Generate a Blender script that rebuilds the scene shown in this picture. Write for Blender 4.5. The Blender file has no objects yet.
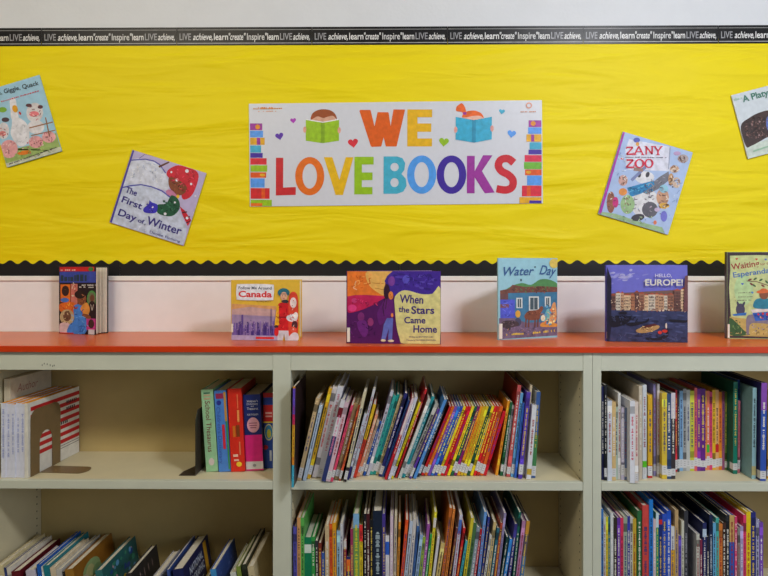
import bpy, bmesh, math, random
from mathutils import Vector, Matrix
from mathutils.geometry import tessellate_polygon
random.seed(7)
S = bpy.context.scene
C = S.collection
F = 624.0; D0 = 1.84; CZ = 1.30; TH = math.radians(0.6); PX0 = 395.5; PY0 = 262.0
def P(px, py, Y):
    a = (px-PX0)/F; b = (PY0-py)/F
    t = (Y+D0)/(math.cos(TH)+math.sin(TH)*a)
    return Vector((t*(-math.sin(TH)+math.cos(TH)*a), Y, CZ+t*b))
def Yof(py, drop, px=384):          # distance at which a point 'drop' below the lens sits on row py
    a = (px-PX0)/F
    t = drop*F/(py-PY0)
    return t*(math.cos(TH)+math.sin(TH)*a)-D0

# ------------------------------------------------------------ materials
def lin(c):
    return tuple(((v/255)/12.92 if v/255 <= .04045 else ((v/255+.055)/1.055)**2.4) for v in c)
MC = {}
def mat(rgb, rough=.5, var=.10, scale=60, name=None, spec=.4):
    key = (tuple(rgb), rough, var, scale)
    if key in MC: return MC[key]
    m = bpy.data.materials.new(name or 'paint_%d_%d_%d' % tuple(rgb)); m.use_nodes = True
    nt = m.node_tree; b = nt.nodes['Principled BSDF']
    c = lin(rgb)
    n = nt.nodes.new('ShaderNodeTexNoise'); n.inputs['Scale'].default_value = scale; n.inputs['Detail'].default_value = 3
    tc = nt.nodes.new('ShaderNodeTexCoord'); nt.links.new(tc.outputs['Object'], n.inputs['Vector'])
    r = nt.nodes.new('ShaderNodeValToRGB')
    r.color_ramp.elements[0].position = .3; r.color_ramp.elements[1].position = .7
    r.color_ramp.elements[0].color = (*[max(0, v*(1-var)) for v in c], 1)
    r.color_ramp.elements[1].color = (*[min(1, v*(1+var)) for v in c], 1)
    nt.links.new(n.outputs['Fac'], r.inputs['Fac']); nt.links.new(r.outputs['Color'], b.inputs['Base Color'])
    b.inputs['Roughness'].default_value = rough
    b.inputs['Specular IOR Level'].default_value = spec
    MC[key] = m
    return m
def bumpify(m, scale, strength, stretch=(1,1,1), dist=.01):
    nt = m.node_tree; b = nt.nodes['Principled BSDF']
    tc = nt.nodes.new('ShaderNodeTexCoord'); mp = nt.nodes.new('ShaderNodeMapping'); mp.inputs['Scale'].default_value = stretch
    n = nt.nodes.new('ShaderNodeTexNoise'); n.inputs['Scale'].default_value = scale; n.inputs['Detail'].default_value = 3; n.inputs['Roughness'].default_value = .45
    bp = nt.nodes.new('ShaderNodeBump'); bp.inputs['Strength'].default_value = strength; bp.inputs['Distance'].default_value = dist
    nt.links.new(tc.outputs['Object'], mp.inputs['Vector']); nt.links.new(mp.outputs['Vector'], n.inputs['Vector'])
    nt.links.new(n.outputs['Fac'], bp.inputs['Height']); nt.links.new(bp.outputs['Normal'], b.inputs['Normal'])
    return m

# ------------------------------------------------------------ mesh builder
class MB:
    def __init__(s): s.v = []; s.f = []; s.m = []; s.mats = []
    def mi(s, m):
        if m not in s.mats: s.mats.append(m)
        return s.mats.index(m)
    def face(s, pts, m):
        i = len(s.v); s.v += [tuple(p) for p in pts]; s.f.append(tuple(range(i, i+len(pts)))); s.m.append(s.mi(m))
    def box(s, x0, x1, y0, y1, z0, z1, m):
        i = len(s.v); k = s.mi(m)
        s.v += [(x0,y0,z0),(x1,y0,z0),(x1,y1,z0),(x0,y1,z0),(x0,y0,z1),(x1,y0,z1),(x1,y1,z1),(x0,y1,z1)]
        for f in ((0,3,2,1),(4,5,6,7),(0,1,5,4),(1,2,6,5),(2,3,7,6),(3,0,4,7)):
            s.f.append(tuple(i+j for j in f)); s.m.append(k)
    def prism(s, pts, z0, z1, m, axis='z'):
        """pts: 2D outline; extruded along z (axis z) or x (axis x: pts are y,z)"""
        n = len(pts); k = s.mi(m); i = len(s.v)
        if axis == 'z': A = [(p[0],p[1],z0) for p in pts]; B = [(p[0],p[1],z1) for p in pts]
        elif axis == 'x': A = [(z0,p[0],p[1]) for p in pts]; B = [(z1,p[0],p[1]) for p in pts]
        else: A = [(p[0],z0,p[1]) for p in pts]; B = [(p[0],z1,p[1]) for p in pts]
        s.v += A+B
        for j in range(n):
            q = (j+1) % n
            s.f.append((i+j, i+q, i+n+q, i+n+j)); s.m.append(k)
        for t in tessellate_polygon([[Vector(p) for p in A]]):
            s.f.append(tuple(i+j for j in t)); s.m.append(k)
            s.f.append(tuple(i+n+j for j in reversed(t))); s.m.append(k)
    def flat(s, outer, y, m, tf, holes=()):
        loops = [[Vector((p[0], p[1], 0)) for p in outer]]+[[Vector((p[0], p[1], 0)) for p in h] for h in holes]
        allp = [p for l in loops for p in l]
        i = len(s.v); k = s.mi(m)
        for p in allp:
            x, z = tf(p.x, p.y); s.v.append((x, y, z))
        for t in tessellate_polygon(loops):
            a, b, c = [s.v[i+j] for j in t]
            cr = (b[0]-a[0])*(c[2]-a[2])-(b[2]-a[2])*(c[0]-a[0])
            if abs(cr) < 1e-12: continue
            s.f.append(tuple(i+j for j in (t if cr > 0 else reversed(t)))); s.m.append(k)
    def build(s, name, parent=None, bevel=0, recalc=True):
        me = bpy.data.meshes.new(name); me.from_pydata(s.v, [], s.f)
        for m in s.mats: me.materials.append(m)
        for p, k in zip(me.polygons, s.m): p.material_index = k
        if recalc:
            b = bmesh.new(); b.from_mesh(me); bmesh.ops.recalc_face_normals(b, faces=b.faces[:]); b.to_mesh(me); b.free()
        me.update()
        o = bpy.data.objects.new(name, me); C.objects.link(o)
        if parent: o.parent = parent
        if bevel:
            md = o.modifiers.new('bevel', 'BEVEL'); md.width = bevel; md.segments = 2; md.limit_method = 'ANGLE'
        return o
def tag(o, label=None, cat=None, group=None, kind=None):
    if label: o['label'] = label
    if cat: o['category'] = cat
    if group: o['group'] = group
    if kind: o['kind'] = kind
    return o
def empty(name, loc, rot=(0,0,0)):
    o = bpy.data.objects.new(name, None); o.empty_display_size = .05; C.objects.link(o)
    o.location = loc; o.rotation_euler = rot
    return o

# ------------------------------------------------------------ 2D shapes for printed pictures
def ell(cx, cy, rx, ry, n=18, rot=0):
    c, s_ = math.cos(math.radians(rot)), math.sin(math.radians(rot)); out = []
    for i in range(n):
        a = 2*math.pi*i/n; x = rx*math.cos(a); y = ry*math.sin(a)
        out.append((cx+x*c-y*s_, cy+x*s_+y*c))
    return out
def rect(x0, y0, x1, y1): return [(x0,y0),(x1,y0),(x1,y1),(x0,y1)]
def blob(pts, k=4):
    n = len(pts); out = []
    for i in range(n):
        p0, p1, p2, p3 = pts[i-1], pts[i], pts[(i+1) % n], pts[(i+2) % n]
        for j in range(k):
            t = j/k
            out.append(tuple(.5*(2*p1[a]+(p2[a]-p0[a])*t+(2*p0[a]-5*p1[a]+4*p2[a]-p3[a])*t*t+(3*p1[a]-p0[a]-3*p2[a]+p3[a])*t**3) for a in (0,1)))
    return out
def heart(cx, cy, r, rot=0):
    out = []; c, s_ = math.cos(math.radians(rot)), math.sin(math.radians(rot))
    for i in range(28):
        a = 2*math.pi*i/28
        x = 16*math.sin(a)**3/17*r; y = -(13*math.cos(a)-5*math.cos(2*a)-2*math.cos(3*a)-math.cos(4*a))/17*r
        out.append((cx+x*c-y*s_, cy+x*s_+y*c))
    return out
TXT = {}
def text_tris(s, bold=0, shear=0):
    key = (s, bold, shear)
    if key in TXT: return TXT[key]
    cu = bpy.data.curves.new('t', 'FONT'); cu.body = s; cu.size = 1; cu.offset = bold; cu.shear = shear; cu.resolution_u = 3
    o = bpy.data.objects.new('t', cu); C.objects.link(o)
    dg = bpy.context.evaluated_depsgraph_get()
    me = bpy.data.meshes.new_from_object(o.evaluated_get(dg))
    me.calc_loop_triangles()
    vs = [tuple(v.co[:2]) for v in me.vertices]; ts = [tuple(t.vertices) for t in me.loop_triangles]
    bpy.data.objects.remove(o); bpy.data.curves.remove(cu); bpy.data.meshes.remove(me)
    x0 = min(v[0] for v in vs); x1 = max(v[0] for v in vs)
    caps = .73 if any(ch.isupper() or ch in 'bdfhklt0123456789' for ch in s) else .55
    TXT[key] = ([((v[0]-x0)/(x1-x0), v[1]/caps) for v in vs], ts)
    return TXT[key]

def _scrib(s, cx, cy, rx, ry, n, cols, w=2.2, L=9):
    s.y -= .00002; w *= 1.6; L *= 1.5; n = int(n*1.2)
    for i in range(n):
        a = random.uniform(0, 6.28); q = random.uniform(0, 1)**.5; x = cx+rx*q*math.cos(a); y = cy+ry*q*math.sin(a)
        d = random.uniform(0, 3.14); l = random.uniform(.4, 1)*L; b = random.uniform(-.8, .8)
        s.stroke([(x-l*math.cos(d)/2, y-l*math.sin(d)/2), (x+b*l*.2, y), (x+l*math.cos(d+b)/2, y+l*math.sin(d+b)/2)], w, random.choice(cols), False)
class Art:
    """printed picture on a flat face; input in crop coordinates (ox, oy, scale) of the study of that cover"""
    def __init__(s, o, sc, TL, TR, BL, W, H, y0=-.0004):
        s.o = o; s.sc = sc; s.TL = Vector(TL); s.a = Vector(TR)-Vector(TL); s.b = Vector(BL)-Vector(TL)
        s.W = W; s.H = H; s.mb = MB(); s.y = y0
        s.det = s.a.x*s.b.y-s.a.y*s.b.x
    def uv(s, cx, cy):
        px = s.o[0]+cx/s.sc-s.TL.x; py = s.o[1]+cy/s.sc-s.TL.y
        return ((px*s.b.y-py*s.b.x)/s.det, (s.a.x*py-s.a.y*px)/s.det)
    def tf(s, cx, cy):
        u, v = s.uv(cx, cy); u = min(max(u, .003), .997); v = min(max(v, .003), .997)
        return (u*s.W, s.H*(1-v))
    def add(s, pts, rgb, holes=(), rough=.42, var=.16):
        s.y -= .00002
        s.mb.flat(pts, s.y, mat(rgb, rough, var), s.tf, holes)
    def stroke(s, pts, w, rgb, step=True):
        if step: s.y -= .00002
        for (a, b) in zip(pts, pts[1:]):
            d = Vector(b)-Vector(a); n = Vector((-d.y, d.x)).normalized()*w/2
            s.mb.flat([(a[0]+n.x,a[1]+n.y),(b[0]+n.x,b[1]+n.y),(b[0]-n.x,b[1]-n.y),(a[0]-n.x,a[1]-n.y)], s.y, mat(rgb, .42, .12), s.tf)
    def text(s, t, p0, p1, h, rgb, bold=.012, shear=0, mb=None):
        s.y -= .00002
        vs, ts = text_tris(t, bold, shear)
        d = Vector(p1)-Vector(p0); n = Vector((d.y, -d.x)).normalized()*h
        mb = mb or s.mb; i = len(mb.v); k = mb.mi(mat(rgb, .42, .05))
        for (u, v) in vs:
            x, z = s.tf(p0[0]+d.x*u+n.x*v, p0[1]+d.y*u+n.y*v); mb.v.append((x, s.y, z))
        for t_ in ts: mb.f.append(tuple(i+j for j in t_)); mb.m.append(k)
    def dashes(s, p0, p1, h, rgb, n=14):
        d = Vector(p1)-Vector(p0); nrm = Vector((d.y, -d.x)).normalized()*h
        s.y -= .00002; u = 0
        while u < .97:
            w = random.uniform(.5, 1.3)/n; 
            if random.random() < .82:
                a = Vector(p0)+d*u; b = Vector(p0)+d*min(1, u+w*.75); hh = random.uniform(.6, 1)
                s.mb.flat([a, b, b+nrm*hh, a+nrm*hh], s.y, mat(rgb, .42, .05), s.tf)
            u += w
    scrib = _scrib
    def scatter(s, x0, y0, x1, y1, cols, n, r0, r1, asp=1, rot=180):
        for i in range(n):
            s.add(ell(random.uniform(x0,x1), random.uniform(y0,y1), asp*random.uniform(r0,r1), random.uniform(r0,r1), 7, random.uniform(0,rot)), random.choice(cols))

# ------------------------------------------------------------ setting
YW = .369                            # back wall
def struct(o): o['kind'] = 'structure'; return o
wall_m = mat((214,217,222), .6, .02, 8, 'wall_paint'); bumpify(wall_m, 90, .12)
zL = lambda py, Y: P(384, py, Y).z
mb = MB(); mb.box(-3.2, 3.2, YW, YW+.12, 0, 2.75, wall_m); struct(mb.build('wall_back'))
mb = MB(); mb.box(-3.2, 3.2, -4.6, YW+.12, -.1, 0, mat((120,116,108), .6, .06, 30)); struct(mb.build('floor'))
mb = MB(); mb.box(-3.2, 3.2, -4.6, YW+.12, 2.75, 2.85, mat((222,220,212), .8, .02, 30)); struct(mb.build('ceiling'))
mb = MB(); mb.box(-3.32, -3.2, -4.6, YW+.12, 0, 2.75, mat((196,184,160), .8, .02, 30)); struct(mb.build('wall_left'))
white_trim = mat((246,244,240), .35, .03, 20, 'trim_white')
z1, z0 = zL(276, YW), zL(280.8, YW)
mb = MB(); mb.box(-3.2, 3.2, YW-.010, YW, z0, z1, white_trim); struct(mb.build('trim_1', bevel=.002))
COUNTER_Z = CZ-.2478
mb = MB(); mb.box(-3.2, 3.2, YW-.005, YW, COUNTER_Z+.0005, COUNTER_Z+.004, white_trim); struct(mb.build('trim_2'))
mb = MB(); mb.box(-3.2, 3.2, YW-.003, YW, COUNTER_Z+.0045, z0-.0005, mat((240,238,242), .5, .02, 20)); struct(mb.build('lower_wall_brightened'))  # sheet added over the lower wall; its extra brightness is put into the colour

# yellow paper on the board, gently rippled
def ypaper():
    m = bpy.data.materials.new('yellow_paper'); m.use_nodes = True; nt = m.node_tree; b = nt.nodes['Principled BSDF']
    b.inputs['Roughness'].default_value = .55; b.inputs['Specular IOR Level'].default_value = .25
    tc = nt.nodes.new('ShaderNodeTexCoord'); mp = nt.nodes.new('ShaderNodeMapping'); mp.inputs['Scale'].default_value = (.9, 1, 5)
    n = nt.nodes.new('ShaderNodeTexNoise'); n.inputs['Scale'].default_value = 2.4; n.inputs['Detail'].default_value = 2.5; n.inputs['Roughness'].default_value = .5; n.inputs['Distortion'].default_value = .6
    r = nt.nodes.new('ShaderNodeValToRGB')
    r.color_ramp.elements[0].color = (*lin((230,208,0)), 1); r.color_ramp.elements[1].color = (*lin((240,220,2)), 1)
    bp = nt.nodes.new('ShaderNodeBump'); bp.inputs['Strength'].default_value = .55; bp.inputs['Distance'].default_value = .03
    nt.links.new(tc.outputs['Object'], mp.inputs['Vector']); nt.links.new(mp.outputs['Vector'], n.inputs['Vector'])
    nt.links.new(n.outputs['Fac'], r.inputs['Fac']); nt.links.new(r.outputs['Color'], b.inputs['Base Color'])
    nt.links.new(n.outputs['Fac'], bp.inputs['Height']); nt.links.new(bp.outputs['Normal'], b.inputs['Normal'])
    return m
ym = ypaper()
zt, zb = zL(40, YW), zL(270, YW)
mb = MB(); NX, NZ = 160, 60
for j in range(NZ+1):
    for i in range(NX+1):
        x = -2.0+4.0*i/NX; z = zb+(zt-zb)*j/NZ; e = min(1, 6*min(j/NZ, 1-j/NZ))
        w = .0012+e*.0010*(1+math.sin(z*38+.9*math.sin(x*1.7)+x*.5)*math.sin(x*1.3+z*6)*.9)
        mb.v.append((x, YW-w, z))
k = mb.mi(ym)
for j in range(NZ):
    for i in range(NX):
        a = j*(NX+1)+i; mb.f.append((a, a+1, a+NX+2, a+NX+1)); mb.m.append(k)
o = mb.build('backing_paper', recalc=False)
for p in o.data.polygons: p.use_smooth = True
tag(o, 'large bright yellow paper sheet covering the bulletin board on the wall', 'paper')

# black wavy border along the foot of the board
blk = mat((26,25,27), .42, .1, 40, 'black_border')
def wave_strip(x0, x1, y):
    mb = MB(); per = P(464.4, 262, YW).x-P(449, 262, YW).x
    zc = zL(262.1, YW); amp = (zL(260.2, YW)-zL(264, YW))/2; zbot = zL(276.3, YW)
    n = int((x1-x0)/per*14); pts = []
    for i in range(n+1):
        x = x0+(x1-x0)*i/n
        pts.append((x, zc+amp*math.cos(2*math.pi*(x-P(10.5, 262, YW).x)/per)))
    k = mb.mi(blk)
    for (xa_, za_) in pts: mb.v += [(xa_, y-.0006, zbot), (xa_, y-.0006, za_), (xa_, y, zbot), (xa_, y, za_)]
    for i in range(n):
        a = 4*i; b = a+4
        for f in ((a,b,b+1,a+1),(a+2,a+3,b+3,b+2),(a+1,b+1,b+3,a+3),(a,a+2,b+2,b)): mb.f.append(f); mb.m.append(k)
    mb.f += [(0,1,3,2),(4*n,4*n+2,4*n+3,4*n+1)]; mb.m += [k,k]
    return mb
xs_w = [-2.0]+[P(p, 268, YW).x for p in (120, 400, 680)]+[2.0]
for i, nm in enumerate(('behind the leftmost standing book', 'between the city-skyline and purple star books', 'behind the blue house and canal books', 'at the far right behind the donkey book')):
    o = wave_strip(xs_w[i]+.0002, xs_w[i+1]-.0002, YW-.0019).build('scalloped_border')
    tag(o, 'black wavy-edged paper border strip under yellow paper, '+nm, 'border', 'black wavy border strips below the yellow paper')

# black lettered border strips along the top of the board
WORDS = [('LIVE', .02, .105, 0, (150,150,155)), ('achieve,', .12, .265, .3, (225,225,225)), ('learn', .275, .38, 0, (225,225,225)), ('"create"', .385, .51, .2, (225,225,225)),
         ('Inspire', .52, .65, 0, (205,205,205)), ('"learn', .655, .755, 0, (225,225,225)), ('LIVE', .765, .855, 0, (150,150,155)), ('achieve,', .862, .985, .3, (225,225,225))]
seams = [-93, 42, 177, 312, 447.5, 583, 718, 853]
names = ['at the left edge above the bird book', 'above the girl-in-red-hat book', 'ending above the left end of the white banner', 'above the WE on the white banner',
         'above the right end of the white banner', 'above the animal zoo book', 'at the right edge above the brown animal book']
glossy_blk = mat((24,24,27), .34, .2, 30, 'glossy_black_border', .22)
for i in range(7):
    xa, xb = P(seams[i], 37, YW).x+.0004, P(seams[i+1], 37, YW).x-.0004
    W = xb-xa; zt_, zb_ = zL(26.8, YW), zL(45.0, YW); H = zt_-zb_
    root = empty('border_strip', (xa, YW-.0017, zb_))
    m = MB(); m.box(0, W, -.0005, 0, 0, H, glossy_blk); m.build('strip', root)
    a = Art((0,0), 1, (0,0), (1,0), (0,1), W, H, -.0006)
    a.add(rect(.001,.13,.999,.16), (150,150,150)); a.add(rect(.001,.86,.999,.90), (165,165,165))
    for (w, u0, u1, sh, col) in WORDS:
        # height in v units (baseline .68)
        vs, ts = text_tris(w, .012, sh); k = a.mb.mi(mat(col, .4, .05)); n0 = len(a.mb.v); cap = .38 if any(c in 'LIVEtdhI' for c in w) and w != 'learn' else .38
        for (u, v) in vs: a.mb.v.append(((u0+(u1-u0)*u)*W, a.y-.0001, H*(.30+cap*v)))
        for t in ts: a.mb.f.append(tuple(n0+j for j in t)); a.mb.m.append(k)
    a.mb.build('lettering', root, recalc=False)
    tag(root, 'glossy black border strip with white words, '+names[i], 'border', 'lettered border strips along the top of the board')

# ------------------------------------------------------------ bookcases and counter
cf = mat((198,201,184), .42, .03, 14, 'case_edge_enamel')        # greenish grey enamelled edges
cb = mat((188,166,112), .55, .03, 14, 'case_back_tan')
ci = mat((212,202,168), .5, .03, 14, 'case_panel_beige')         # beige panels
hole = mat((52,48,40), .8, .1, 20, 'peg_hole')
cz_top = COUNTER_Z-(353.0-346.8)*1.83/F
DP = .30
def xp(px): return P(px, 420, 0).x
Z1 = CZ-219.8*1.84/F; Z2 = CZ-351*1.84/F; Z3 = .095; LIP = .0250
RAILZ = zL(370.6, 0)
def side(x0, x1, holes_l, holes_r, name, root):
    mb = MB(); mb.box(x0, x1, 0, .018, 0, cz_top-.0005, cf); mb.box(x0+.001, x1-.001, .018, DP, 0, cz_top-.0005, ci)
    for (on, x, sg) in ((holes_l, x0+.001, -1), (holes_r, x1-.001, 1)):
        if not on: continue
        for yy in (.040, DP-.035):
            z = .16
            while z < RAILZ-.02:
                mb.prism([(yy+p[0], z+p[1]) for p in ell(0, 0, .0028, .0028, 8)], x-.0002*1, x+.0003*sg if sg > 0 else x-.0003, hole, axis='x')
                z += .0245
    return mb.build(name, root)
def shelf(x0, x1, z, root):
    mb = MB(); mb.box(x0+.0008, x1-.0008, .001, .018, z-LIP, z, cf); mb.box(x0+.0008, x1-.0008, .018, DP-.013, z-.019, z-.0004, ci)
    return mb.build('shelf', root, bevel=.0012)
def bookcase(pxs, bays, label):
    root = empty('bookcase', (0,0,0))
    xs = [(xp(a), xp(b)) for a, b in pxs]
    for i, (a, b) in enumerate(xs):
        side(a, b, i > 0, i < len(xs)-1, 'side_panel' if i in (0, len(xs)-1) else 'partition', root)
    for (a, b), (c, d), zs in zip(xs, xs[1:], bays):
        mb = MB(); mb.box(b+.0003, c-.0003, DP-.012, DP, .06, cz_top-.001, cb); mb.build('back_panel', root)
        mb = MB(); mb.box(b+.0003, c-.0003, .0012, .020, RAILZ, cz_top-.001, cf); mb.build('top_rail', root, bevel=.001)
        mb = MB(); mb.box(b+.0003, c-.0003, .020, DP-.0125, RAILZ+.012, RAILZ+.030, ci); mb.build('top_panel', root)
        mb = MB(); mb.box(b+.0003, c-.0003, .01, .025, 0, .068, cf); mb.build('plinth', root)
        for z in zs: shelf(b, c, z, root)
    tag(root, label, 'bookcase')
    return root
bookcase([(-33,-15), (273,290.7), (583.3,592.3)], [(Z1, Z3), (Z1, Z2, Z3)], 'wide beige-grey bookcase with two bays, left and middle, under the orange counter')
m = MB(); km = mat((110,112,104), .7, .1)
for px_, py_ in ((42,365),(44,363.5),(47,364),(50,365),(52.5,366),(54,365.4)):
    c_ = P(px_, py_, 0); m.box(c_.x-.0012, c_.x+.0012, .0009, .0012, c_.z-.003, c_.z+.002, km)
rail0 = [o for o in bpy.data.objects if o.name == 'top_rail'][0]; m.build('scuff_mark', rail0)
bookcase([(592.7,601.2), (895,904)], [(Z1, Z2, Z3)], 'beige-grey bookcase with a single bay at the right under the orange counter')
bookcase([(-343,-334), (-41.6,-33.3)], [(Z1, Z3)], 'beige-grey bookcase standing beyond the left end of the frame')
om = mat((216,100,26), .30, .04, 10, 'orange_laminate', .5)
oe = mat((200,56,6), .35, .04, 10, 'orange_edge')
mb = MB(); xa, xb = xp(-346), xp(908)
mb.box(xa, xb, -.010, -.0005, cz_top, COUNTER_Z, oe); mb.box(xa, xb, -.0005, YW-.0005, cz_top, COUNTER_Z-.0002, om)
tag(mb.build('countertop', bevel=.0012), 'long orange-red laminate countertop running over the bookcases against the wall', 'countertop')

# ------------------------------------------------------------ covers
paper = mat((222,215,198), .7, .06, 120, 'page_edges')
def rot_quad(TL, TR, BL, Y):
    a, b, c = P(*TL, Y), P(*TR, Y), P(*BL, Y)
    W = math.hypot(b.x-a.x, b.z-a.z); H = math.hypot(c.x-a.x, c.z-a.z)
    ang = -math.atan2(b.z-a.z, b.x-a.x)
    return a, b, c, W, H, ang
def wall_cover(name, TL, TR, BL, o, sc, base, label, spine=None, group='picture books pinned on the yellow paper', cat='book'):
    a, b, c, W, H, ang = rot_quad(TL, TR, BL, YW-.006)
    root = empty(name, (c.x, YW-.0042, c.z), (0, ang, 0))
    m = MB()
    if cat == 'book':
        m.box(0, W, -.0048, -.0033, 0, H, mat(base, .3, .06)); m.build('front_cover', root)
        m = MB(); m.box(.0008, W-.0012, -.0032, -.0008, .0012, H-.0012, paper); m.build('pages', root)
        m = MB(); m.box(0, W-.0002, -.0007, 0, 0, H, mat(base, .3, .06)); m.build('back_cover', root)
        y0 = -.0049
    else:
        m.box(0, W, -.0006, 0, 0, H, mat(base, .35, .02)); m.build('sheet', root); y0 = -.0007
    tag(root, label, cat, group)
    return root, Art(o, sc, TL, TR, BL, W, H, y0)

# --- banner
root, A = wall_cover('banner', (248.3,103.7), (541.5,100), (249.8,206.5), (240,90), 4.8, (208,211,221),
    'white paper banner with rainbow cut letters reading WE LOVE BOOKS on yellow paper', group=None, cat='banner')
def piece(nm):                       # finish the shapes drawn so far as one printed piece
    if A.mb.f: A.mb.build(nm, root, recalc=False)
    A.mb = MB()
R=(204,36,40); O=(226,108,20); Yl=(226,180,6); G=(146,190,22); CY=(60,168,204); BL_=(84,152,236); IN=(62,30,156); PU=(152,44,152)
for (x0,y0,x1,y1,c) in ((40,160,105,193,PU),(42,195,109,227,BL_),(42,229,117,263,(222,166,24)),(79,229,96,263,PU),(42,266,100,300,CY),(42,302,108,325,IN),
    (42,327,127,358,(214,34,54)),(42,361,130,392,G),(42,395,125,421,(220,84,20)),(42,424,118,468,BL_),(45,471,142,522,(204,32,40)),(103,471,120,522,(220,84,20)),(48,527,153,558,G),(48,543,107,558,(226,108,20))):
    A.add(rect(x0,y0,x1,y1), c)
A.add(ell(83,177,12,12), (222,140,24)); A.add(ell(107,408,13,7), (222,166,24))
piece('book_stack_picture')
for h_, c_ in (((254,146,15,-5), (166,50,176)), ((188,221,21,-12), (90,44,170)), ((543,253,26,-8), (214,44,60))): A.add(heart(*h_), c_); piece('heart')
# boy behind green book
A.add(ell(400,145,58,45), (214,164,140)); A.add(blob([(338,142),(345,115),(368,98),(400,92),(435,98),(458,118),(464,142),(446,124),(420,128),(398,134),(372,126),(352,136)]), (150,72,30))
A.add([(318,139),(397,152),(472,139),(472,150),(397,163),(318,150)], (236,232,240)); A.add([(315,143),(397,157),(475,143),(475,243),(397,255),(315,243)], (150,192,26))
A.add([(388,156),(397,157),(406,156),(406,253),(397,255),(388,253)], (128,168,22)); A.add(ell(310,190,8,15), (220,160,140)); A.add(ell(476,193,8,15), (220,160,140)); piece('reader_picture')
def cv(l, ox=354, oy=98, s=10.97): return [((ox+x/s-240)*4.8, (oy+y/s-90)*4.8) for x, y in l]
def letter(pts, c, holes=()):
    A.add(pts, c, holes, var=.10); piece('letter')
letter(cv([(58,140),(70,130),(180,130),(225,310),(258,155),(378,155),(402,305),(432,125),(560,125),(468,530),(350,530),(325,430),(300,530),(195,535),(183,520)]), (216,92,18))
letter([(172,325),(207,325),(207,468),(268,465),(268,503),(172,506)], (198,34,42))
letter(ell(335,413,70,92,30), (224,108,20), [ell(335,413,35,60,30)])
letter([(403,322),(443,322),(478,430),(508,322),(545,322),(495,503),(460,503)], Yl)
letter([(550,320),(642,320),(642,357),(586,357),(586,395),(637,395),(637,432),(586,432),(586,465),(637,465),(637,500),(550,500)], G)
X=720
letter([(p[0]+X,p[1]) for p in [(83,93),(202,93),(202,130),(132,130),(132,160),(198,160),(198,200),(132,200),(132,232),(202,232),(202,270),(83,270)]], (226,176,16))
letter([(690,318),(755,318),(780,326),(794,350),(790,382),(776,402),(797,425),(801,458),(786,486),(755,497),(690,497)], (64,170,200), [ell(743,369,20,20), ell(743,443,20,22)])
letter(ell(153+X,405,70,92,30), (76,152,232), [ell(153+X,405,35,60,30)])
letter(ell(296+X,405,71,92,30), (58,30,152), [ell(296+X,405,36,60,30)])
letter([(p[0]+X,p[1]) for p in [(370,315),(407,315),(407,388),(447,312),(492,312),(442,388),(503,490),(456,494),(407,418),(407,494),(370,494)]], PU)
sp = [(594,348),(566,328),(532,334),(520,362),(536,388),(566,404),(590,430),(586,464),(556,478),(512,472)]
spo = []
for i in range(len(sp)-1):
    p = [sp[max(0,i-1)], sp[i], sp[i+1], sp[min(len(sp)-1,i+2)]]
    for t_ in (0,.25,.5,.75): spo.append(tuple(.5*(2*p[1][a]+(p[2][a]-p[0][a])*t_+(2*p[0][a]-5*p[1][a]+4*p[2][a]-p[3][a])*t_*t_+(3*p[1][a]-p[0][a]-3*p[2][a]+p[3][a])*t_**3)+(X if a == 0 else 0) for a in (0,1)))
spo.append((sp[-1][0]+X, sp[-1][1]))
def ribbon(pts, w):
    L=[];Rr=[]
    for i,p in enumerate(pts):
        a=Vector(pts[max(0,i-1)]); b=Vector(pts[min(len(pts)-1,i+1)]); d=(b-a).normalized(); n=Vector((-d.y,d.x))*w/2
        L.append((p[0]+n.x,p[1]+n.y)); Rr.append((p[0]-n.x,p[1]-n.y))
    return L+Rr[::-1]
letter(ribbon(spo, 36), (198,26,44))
for (x0,y0,x1,y1,c) in ((664,145,727,177,PU),(662,179,727,209,BL_),(654,212,727,247,(222,166,24)),(676,212,691,247,PU),(669,250,727,283,CY),(664,285,727,307,IN),(646,311,727,343,(214,34,74)),
    (643,345,727,378,(110,180,50)),(648,380,727,407,(220,84,20)),(658,409,727,455,BL_),(634,457,727,508,(214,34,60)),(657,457,675,508,(220,84,20)),(622,512,727,543,(222,166,24)),(669,528,727,545,IN)):
    A.add(rect(x0+X,y0,x1+X,y1), c)
A.add(ell(686+X,160,12,12), (222,140,24)); A.add(ell(665+X,393,12,7), (222,166,24)); piece('book_stack_picture')
for h_, c_ in (((259+X,248,25,5), G), ((536+X,103,15,5), CY), ((583+X,209,22,8), BL_)): A.add(heart(*h_), c_); piece('heart')
A.add(ell(402+X,136,48,26), (226,176,160)); A.add(blob([(p[0]+X,p[1]) for p in [(345,130),(360,106),(400,98),(435,110),(450,134),(430,124),(400,124),(370,130)]]), (226,96,20))
A.add(blob([(p[0]+X,p[1]) for p in [(365,115),(360,85),(345,64),(330,70),(318,82),(318,100),(345,106),(352,124)]]), (226,96,20)); A.add(rect(350+X,106,366+X,118), PU)
A.add([(p[0]+X,p[1]) for p in [(315,129),(402,144),(488,128),(488,236),(403,252),(315,237)]], (50,166,204)); A.add([(p[0]+X,p[1]) for p in [(393,142),(402,144),(411,142),(411,250),(402,252),(393,250)]], (36,140,178))
A.add(ell(315+X,190,8,15), (226,160,150)); A.add(ell(489+X,184,8,15), (226,160,150)); piece('reader_picture')
A.dashes((62,93),(200,91),7,(214,150,90),16); A.dashes((85,92),(160,91),11,(222,132,60),9); A.dashes((85,105),(172,104),5,(222,160,120),12); piece('small_print')
A.add(ell(665+X,74,15,15), (214,150,130), [ell(665+X,74,9,9)]); A.dashes((625+X,107),(707+X,106),7,(214,140,100),12); piece('small_print')

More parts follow.
